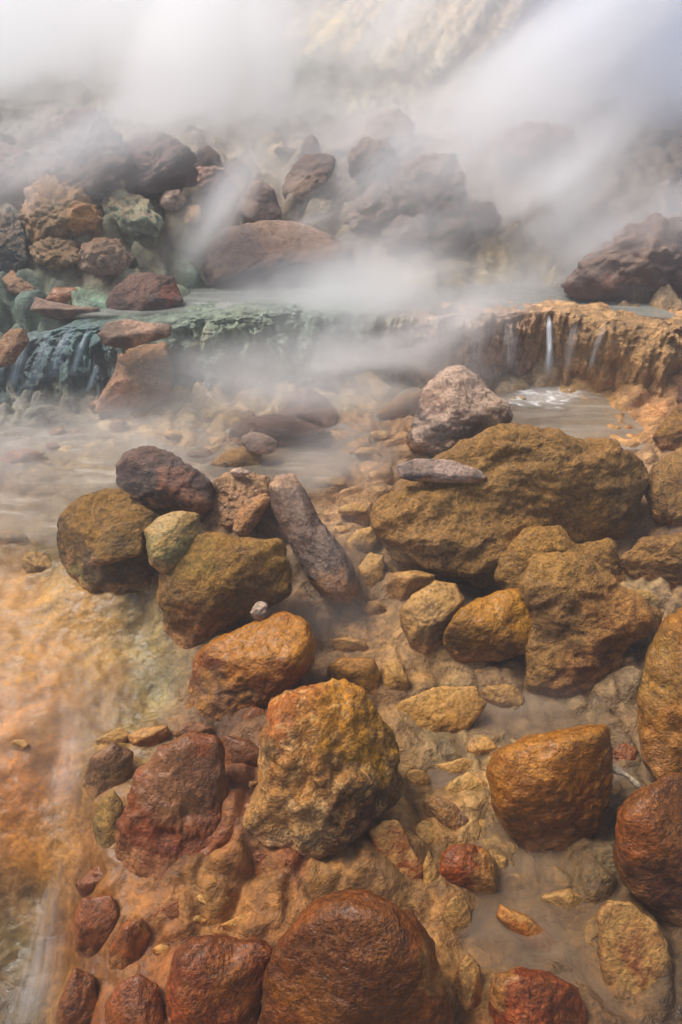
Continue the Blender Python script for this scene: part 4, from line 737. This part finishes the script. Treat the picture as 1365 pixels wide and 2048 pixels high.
film('stream_water', [(-250,930),(120,960),(210,1010),(110,1090),(120,1200),(280,1260),(340,1380),(200,1440),(130,1500),(60,1560),(-250,1500)], WM5, 'thin film of warm water sliding over the orange bed at left')
def ribbon(name, path, widths, mat, label, cat='waterfall', nseg=60, nw=24, arch=.02, off=.02):
    p = polyl(path, nseg); w = np.interp(np.linspace(0, 1, nseg), np.linspace(0, 1, len(widths)), widths)
    V = []
    for i in range(nseg):
        c = p[i]; d = p[min(i+1, nseg-1)]-p[max(i-1, 0)]; d /= np.linalg.norm(d)
        s = np.cross(d, (CAM-c)/np.linalg.norm(CAM-c)); s[2] *= .3; s /= np.linalg.norm(s); nrm = np.cross(s, d)
        for j in range(nw):
            a = j/(nw-1)*2-1
            V.append(c + s*a*w[i] + nrm*(off*0+arch*(1-a*a)))
    V = np.array(V); V += fbm(V*np.array([30, 30, 5.0]), 2)[:, None]*.004
    uv = None
    o = mesh_obj(name, V, grid_faces(nseg, nw), mat)
    me = o.data; ul = me.uv_layers.new(name='UVMap')
    li = np.empty(len(me.loops), np.int32); me.loops.foreach_get('vertex_index', li)
    uv = np.stack([(li % nw)/(nw-1), (li//nw)/(nseg-1)], -1); ul.data.foreach_set('uv', uv.astype(np.float32).ravel())
    return tag(o, label, cat)
def fall_mat(name, dens=1.0, col=(214, 214, 222)):
    m = bpy.data.materials.new(name); m.use_nodes = True; nt = m.node_tree; nt.nodes.clear()
    out = nt.nodes.new('ShaderNodeOutputMaterial'); tc = nt.nodes.new('ShaderNodeTexCoord')
    mp = nt.nodes.new('ShaderNodeMapping'); nt.links.new(tc.outputs['UV'], mp.inputs[0]); mp.inputs['Scale'].default_value = (7, .7, 1)
    n1 = noise(nt, mp.outputs[0], 1.6, 5, .6, .3)
    sx = nt.nodes.new('ShaderNodeSeparateXYZ'); nt.links.new(tc.outputs['UV'], sx.inputs[0])
    def bell(o_, k):
        a = math_n(nt, 'ABSOLUTE', math_n(nt, 'MULTIPLY_ADD', o_, 2, -1)); return ramp(nt, a, k, .9, 1, 0)
    e = math_n(nt, 'MULTIPLY', bell(sx.outputs[0], .0), bell(sx.outputs[1], .3))
    al = math_n(nt, 'MULTIPLY', math_n(nt, 'MULTIPLY', e, ramp(nt, n1, .35, .7, .25, 1)), dens, clamp=True)
    tr = N(nt, 'ShaderNodeBsdfTransparent'); bs = N(nt, 'ShaderNodeBsdfPrincipled', Roughness=.4); bs.inputs['Base Color'].default_value = (*lin(col), 1)
    ms = nt.nodes.new('ShaderNodeMixShader'); nt.links.new(al, ms.inputs[0]); nt.links.new(tr.outputs[0], ms.inputs[1]); nt.links.new(bs.outputs[0], ms.inputs[2]); nt.links.new(ms.outputs[0], out.inputs[0])
    return m
STR = ['blue-white strand of water starting near the top of the green cascade', 'widest blue-white strand in the middle of the green cascade', 'blue-white strand right of the widest one in the green cascade',
       'slim strand of water left of the anvil-shaped caprock', 'short strand of water below the anvil-shaped caprock at its left', 'leftmost strand of water at the picture edge in the green cascade']
VEI = ['wide faint veil of water over the mauve left part of the orange ledge', 'faint veil of water just left of the narrow white jet', 'thin veil of water just right of the narrow white jet', 'slanting thin veil of water, farthest right on the orange ledge']
FMA = fall_mat('algae_falling_water', .5, (170, 190, 200))
FM = fall_mat('falling_water', .55); FMS = fall_mat('thin_falling_water', .3, (200, 192, 186)); FMW = fall_mat('white_falling_water', .95, (235, 235, 238))
def az(L): return [tuple(at_z(a, b, z)) for a, b, z in L]
ribbon('waterfall', az([(150,1455,.11),(148,1500,.09),(135,1560,.05),(128,1650,-.02)]), [.05,.06,.07,.1], FMS, 'thin misty veil of water at the lip of the orange bed')
ribbon('waterfall', az([(175,1705,.05),(140,1735,.03),(118,1790,-.02),(105,1860,-.08),(92,1950,-.12),(70,2060,-.14),(50,2180,-.16)]), [.03,.045,.06,.075,.09,.11,.13], FMS, 'misty column of falling water in the bottom left corner', arch=.05)
def ay(L): return [tuple(at_y(a, b, y)) for a, b, y in L]
ribbon('waterfall', ay([(1098,630,2.95),(1099,655,2.86),(1100,700,2.80),(1096,775,2.76)]), [.012,.022,.024,.05], FMW, 'narrow white jet spilling over the orange ledge')
ribbon('waterfall', ay([(455,330,4.6),(457,360,4.55),(454,400,4.45)]), [.03,.045,.05], FMW, 'tiny white fall in the far rocks below the near-black knob')
for k, (x0, y0, x1, y1, x2, y2, wd_) in enumerate([(60,672,40,730,20,800,.05),(110,655,85,720,50,800,.05),(150,648,125,700,95,780,.045),(185,645,165,700,140,770,.03),(215,690,195,740,175,800,.03),(20,690,0,740,-25,800,.05)]):
    ribbon('waterfall', ay([(x0, y0, 3.0),(x1, y1, 2.86),(x2, y2, 2.76)]), [wd_*.6, wd_, wd_*1.2], FMA, ['pale blue strand of water, sixth from the left rim of the green cascade','fifth pale strand','fourth','third','second','first'][0] if False else STR[k])
for k, (x0, x2, wd_) in enumerate([(960, 950, .07), (1020, 1024, .06), (1155, 1130, .04), (1215, 1175, .03)]):
    ribbon('waterfall', ay([(x0, 640, 2.98),((x0+x2)/2, 690, 2.84),(x2, 760, 2.78)]), [wd_*.7, wd_, wd_*1.1], FMS, VEI[k])
# foam where the jet lands
WMF = water_mat('foam_water', (214, 206, 198), .45, (9, 14, 1), (240, 238, 236), .9, .5)
sheet('foam', [(960,815),(1020,762),(1100,742),(1180,760),(1215,790),(1130,828),(1040,825)], .311, WMF, 'white foam where the narrow jet hits the pool', fade=.2)

# bleached twig
def twig(name, pts, rads, mat, label, cat):
    bm = bmesh.new(); nseg = 12; rings = []
    P = polyl(pts, 26); R = np.interp(np.linspace(0, 1, 26), np.linspace(0, 1, len(rads)), rads)
    V = []
    for i in range(26):
        d = P[min(i+1, 25)]-P[max(i-1, 0)]; d /= np.linalg.norm(d); a = np.cross(d, [0, 0, 1.]); a /= np.linalg.norm(a); b = np.cross(d, a)
        for j in range(nseg):
            t = 2*math.pi*j/nseg; V.append(P[i]+(a*math.cos(t)+b*math.sin(t))*R[i]*(1+.15*random.uniform(-1, 1)))
    Fc = [(i*nseg+j, i*nseg+(j+1) % nseg, (i+1)*nseg+(j+1) % nseg, (i+1)*nseg+j) for i in range(25) for j in range(nseg)]
    o = mesh_obj(name, V, Fc, mat, None, np.tile(lin((226, 206, 176)), (len(V), 1)), origin=P[12])
    return tag(o, label, cat)
b0 = ay([(1222,1535,.93)])[0]; b1 = ay([(1282,1577,.90)])[0]
mid = (np.array(b0)+np.array(b1))/2+np.array([.003, .004, .006])
twig('twig', [b0, tuple(mid), b1], [.0035, .011, .007, .006, .007, .009, .003], MATS['wood'], 'bleached forked twig lying between amber boulder and rock wall', 'twig')

# far conifers at upper left
def conifer(px, pb, pt, Y):
    b = at_y(px, pb, Y); t = at_y(px, pt, Y); h = t[2]-b[2]
    root = bpy.data.objects.new('pine_tree', None); COL.objects.link(root); root.location = b
    rs = np.random.RandomState(int(px*7) % 999)
    V = []; Fc = []
    def br(z, ang, L, dr):
        c = np.array([0, 0, z]); d = np.array([math.cos(ang), math.sin(ang), -dr]); s = np.array([-math.sin(ang), math.cos(ang), 0])*L*.22
        k = len(V); V.extend([c-s*.3, c+s*.3, c+d*L*.6+s, c+d*L, c+d*L*.6-s]); Fc.extend([(k, k+1, k+2, k+4), (k+4, k+2, k+3, k+3)])
    for i in range(130):
        f = rs.uniform(.15, 1); br(h*f, rs.uniform(0, 6.28), h*.2*(1.04-f)*rs.uniform(.6, 1.2), rs.uniform(.2, .6))
    me = bpy.data.meshes.new('crown'); me.from_pydata([tuple(v) for v in V], [], [tuple(dict.fromkeys(f)) for f in Fc]); me.materials.append(PM)
    c = bpy.data.objects.new('crown', me); COL.objects.link(c); c.parent = root
    th = np.linspace(0, 6.283, 8, endpoint=False); tv = [(math.cos(a)*h*.025, math.sin(a)*h*.025, -.3) for a in th]+[(math.cos(a)*.003*h, math.sin(a)*.003*h, h) for a in th]
    me = bpy.data.meshes.new('trunk'); me.from_pydata(tv, [], [(i, (i+1) % 8, 8+(i+1) % 8, 8+i) for i in range(8)]); me.materials.append(TM)
    c = bpy.data.objects.new('trunk', me); COL.objects.link(c); c.parent = root
    tag(root, 'faint conifer in the row on the misty skyline, upper left', 'tree', 'conifers on the misty skyline')
def plain(name, c, r=.9):
    m = bpy.data.materials.new(name); m.use_nodes = True; nt = m.node_tree; b = nt.nodes['Principled BSDF']
    geo = nt.nodes.new('ShaderNodeNewGeometry'); n = noise(nt, geo.outputs['Position'], 5, 4)
    nt.links.new(mix_c(nt, 1.0, lin(c), ramp(nt, n, .3, .7, .6, 1.4), 'MULTIPLY'), b.inputs['Base Color']); b.inputs['Roughness'].default_value = r
    return m
PM = plain('pine_needles', (44, 56, 40)); TM = plain('pine_bark', (70, 56, 46))
for px, pb, pt in [(8, 205, 142), (28, 205, 128), (46, 205, 146), (58, 205, 140), (80, 205, 132), (100, 205, 165)]:
    conifer(px, pb, pt, 34+px*.05)

# ---------------------------------------------------------------- air: even haze and steam plumes
def haze_mat(name, dens, col=(.93, .94, .97), an=.2):
    m = bpy.data.materials.new(name); m.use_nodes = True; nt = m.node_tree; nt.nodes.clear()
    out = nt.nodes.new('ShaderNodeOutputMaterial'); v = N(nt, 'ShaderNodeVolumePrincipled', Density=dens, Anisotropy=an); v.inputs['Color'].default_value = (*col, 1)
    nt.links.new(v.outputs[0], out.inputs['Volume']); return m
def boxmesh(name, lo, hi, mat):
    x0, y0, z0 = lo; x1, y1, z1 = hi
    v = [(x0,y0,z0),(x1,y0,z0),(x1,y1,z0),(x0,y1,z0),(x0,y0,z1),(x1,y0,z1),(x1,y1,z1),(x0,y1,z1)]
    f = [(3,2,1,0),(4,5,6,7),(0,1,5,4),(1,2,6,5),(2,3,7,6),(3,0,4,7)]
    return mesh_obj(name, v, f, mat, smooth=False)
hz = boxmesh('haze', (-100, -3, -4), (100, 95, 6.5), haze_mat('thin_air_haze', .02)); tag(hz, 'thin even haze over the whole stream', None, None, 'stuff')

def steam_mat(name, dens, p=(.997, .997, 1.0), nscale=1.2, thr=(.36, .66), seed=0., stretch=(1, 1, 1), rot=0.0):
    m = bpy.data.materials.new(name); m.use_nodes = True; nt = m.node_tree; nt.nodes.clear()
    out = nt.nodes.new('ShaderNodeOutputMaterial'); v = N(nt, 'ShaderNodeVolumePrincipled', Anisotropy=.45); v.inputs['Color'].default_value = (*p, 1)
    tc = nt.nodes.new('ShaderNodeTexCoord'); ln = nt.nodes.new('ShaderNodeVectorMath'); ln.operation = 'LENGTH'; nt.links.new(tc.outputs['Object'], ln.inputs[0])
    fall = ramp(nt, ln.outputs['Value'], .05, .97, 1, 0)
    geo = nt.nodes.new('ShaderNodeNewGeometry'); mp = nt.nodes.new('ShaderNodeMapping'); mp.vector_type = 'TEXTURE'
    nt.links.new(geo.outputs['Position'], mp.inputs[0]); mp.inputs['Location'].default_value = (seed, seed*1.7, 0); mp.inputs['Rotation'].default_value = (0, rot, 0)
    mp.inputs['Scale'].default_value = stretch
    n = noise(nt, mp.outputs[0], nscale, 5, .55, 1.1)
    d = math_n(nt, 'MULTIPLY', math_n(nt, 'MULTIPLY', fall, ramp(nt, n, thr[0], thr[1], 0, 1)), dens)
    nt.links.new(d, v.inputs['Density']); nt.links.new(v.outputs[0], out.inputs['Volume']); return m
def plume(px, py, Y, r, dens, label, tilt=0., nscale=1.2, thr=(.34, .62), seed=None, stretch=(2.2, 1, 1), c3=(.997, .997, 1.0)):
    global _ps; _ps += 1
    c = at_y(px, py, Y); v, f = ico(3)
    o = mesh_obj('steam', v, f, steam_mat('rising_steam', dens, c3, nscale, thr, (seed if seed is not None else _ps*3.1), stretch, -tilt))
    o.location = c; o.scale = r; o.rotation_euler = (0, -tilt, 0)
    tag(o, label, None, 'steam plumes', 'stuff'); return o
_ps = 0
R = math.radians
plume(120, 60, 7.2, (3.4, 1.6, 1.5), 2.6, 'dense white steam bank filling the upper left', R(10), nscale=1.5, thr=(.28, .56))
plume(440, 160, 6.0, (1.3, .9, 1.5), 4.0, 'white steam billow above the dark knob', R(62), nscale=1.6, thr=(.34, .56), stretch=(3, 1, 1))
plume(960, 240, 5.9, (3.2, .8, .5), 5.5, 'diagonal white steam band sweeping up to the right', R(36), nscale=2.2, thr=(.34, .6), stretch=(5, 1, 1))
plume(1290, 230, 6.4, (2.2, 1.4, 2.0), 2.8, 'blue-grey steam bank at the upper right', R(45), c3=(.86, .9, .985), nscale=1.8, thr=(.3, .6), stretch=(4, 1, 1))
plume(820, 40, 7.4, (3.0, 1.0, 1.2), 2.2, 'thin streaky steam on the slope at top centre', R(48), nscale=2.6, thr=(.3, .62), stretch=(7, 1, .7))
plume(1040, 490, 4.2, (1.3, .5, .5), 11, 'steam drifting over the rocks at centre right', R(42), nscale=2.6, thr=(.36, .62), stretch=(3, 1, 1))
plume(860, 400, 4.0, (1.7, .6, .55), 3.6, 'thin steam around the dark pointed rocks', R(35), nscale=3.2, thr=(.34, .66), stretch=(3, 1, 1))
plume(660, 600, 3.3, (1.0, .42, .34), 6.5, 'low steam lying over the green ledge', R(12), nscale=2.8, thr=(.32, .62))
plume(400, 470, 3.8, (.9, .35, .2), 6.5, 'steam wisp rising left of the domed grey boulder', R(50), nscale=3.4, thr=(.36, .62), stretch=(3, 1, 1))
plume(820, 650, 2.85, (.75, .3, .26), 9, 'steam at the left end of the orange ledge', R(20), nscale=3.2, thr=(.33, .62))
plume(600, 380, 4.5, (1.3, .5, .4), 2.2, 'thin steam around the jagged stack', R(40), nscale=3.4, thr=(.38, .66), stretch=(3, 1, 1))
plume(620, 745, 2.65, (1.1, .4, .24), 6.5, 'thin mist at the foot of the green ledge', 0, nscale=3, thr=(.32, .64))
plume(150, 290, 3.7, (1.3, .4, .34), 3.6, 'thin steam over the twin-humped rock', R(14), nscale=2.4, thr=(.32, .62), stretch=(3, 1, 1))
plume(1230, 500, 3.6, (1.1, .4, .36), 5.5, 'thin steam before the hazy dark rock mass', R(28), nscale=2.8, thr=(.34, .64))
plume(683, 360, 5.2, (3.6, 1.2, .8), 1.7, 'broad thin steam hanging before the rubble bank', R(12), nscale=1.6, thr=(.15, .6), stretch=(3, 1, 1))
plume(690, 380, 3.9, (1.0, .3, .16), 5.0, 'narrow diagonal steam streak left of the pale rounded rock', R(40), nscale=3.4, thr=(.36, .62), stretch=(4, 1, 1))
plume(200, 870, 2.3, (1.2, .5, .14), 4, 'thin mist skimming the left stream', 0, nscale=3.5)
plume(700, 900, 2.2, (.6, .35, .14), 3.2, 'thin vapour behind the log-shaped rock', R(20), nscale=4)
plume(700, 1080, 1.75, (.35, .3, .12), 1.6, 'thin vapour over the trickles at centre', 0, nscale=4)
plume(680, 1230, 1.45, (.4, .3, .1), 2.2, 'thin vapour over the central pool', 0, nscale=4)
plume(1060, 1390, 1.2, (.32, .25, .08), 1.8, 'thin vapour over the right-hand pool', 0, nscale=4)
plume(180, 1480, 1.1, (.4, .3, .14), 2.2, 'thin vapour over the brink at left', R(-30), nscale=4, thr=(.38, .64))

# ---------------------------------------------------------------- light, sky, camera
w = bpy.data.worlds.new('World'); sc.world = w; w.use_nodes = True; nt = w.node_tree
bg = nt.nodes['Background']; sky = nt.nodes.new('ShaderNodeTexSky'); sky.sky_type = 'NISHITA'; sky.sun_disc = False
EL, AZ = math.radians(60), math.radians(-70)     # azimuth from +Y toward +X
sky.sun_elevation = EL; sky.sun_rotation = AZ; sky.air_density = 1.0; sky.dust_density = 3.0; sky.ozone_density = 1.0
nt.links.new(sky.outputs[0], bg.inputs[0]); bg.inputs[1].default_value = .085
sl = bpy.data.lights.new('sun', 'SUN'); sl.energy = 2.9; sl.angle = math.radians(22); sl.color = (1, .95, .88)
so = bpy.data.objects.new('sun', sl); COL.objects.link(so)
sd = Vector((math.sin(AZ)*math.cos(EL), math.cos(AZ)*math.cos(EL), math.sin(EL)))
so.rotation_euler = sd.to_track_quat('Z', 'Y').to_euler()

cam = bpy.data.cameras.new('camera'); co = bpy.data.objects.new('camera', cam); COL.objects.link(co); sc.camera = co
cam.sensor_fit = 'VERTICAL'; cam.sensor_height = 36; cam.lens = 36*F/H; cam.clip_start = .02; cam.clip_end = 500
co.location = CAM; co.rotation_euler = (math.radians(90)-PITCH, 0, 0)
sc.view_settings.view_transform = 'Standard'; sc.view_settings.look = 'None'; sc.view_settings.exposure = .74; sc.view_settings.gamma = 1
cy = sc.cycles; cy.max_bounces = 10; cy.diffuse_bounces = 2; cy.glossy_bounces = 2; cy.transparent_max_bounces = 16; cy.volume_bounces = 8
cy.volume_step_rate = 1.0; cy.volume_max_steps = 96; cy.use_denoising = True; cy.denoising_input_passes = 'RGB_ALBEDO'; cy.sample_clamp_indirect = 4
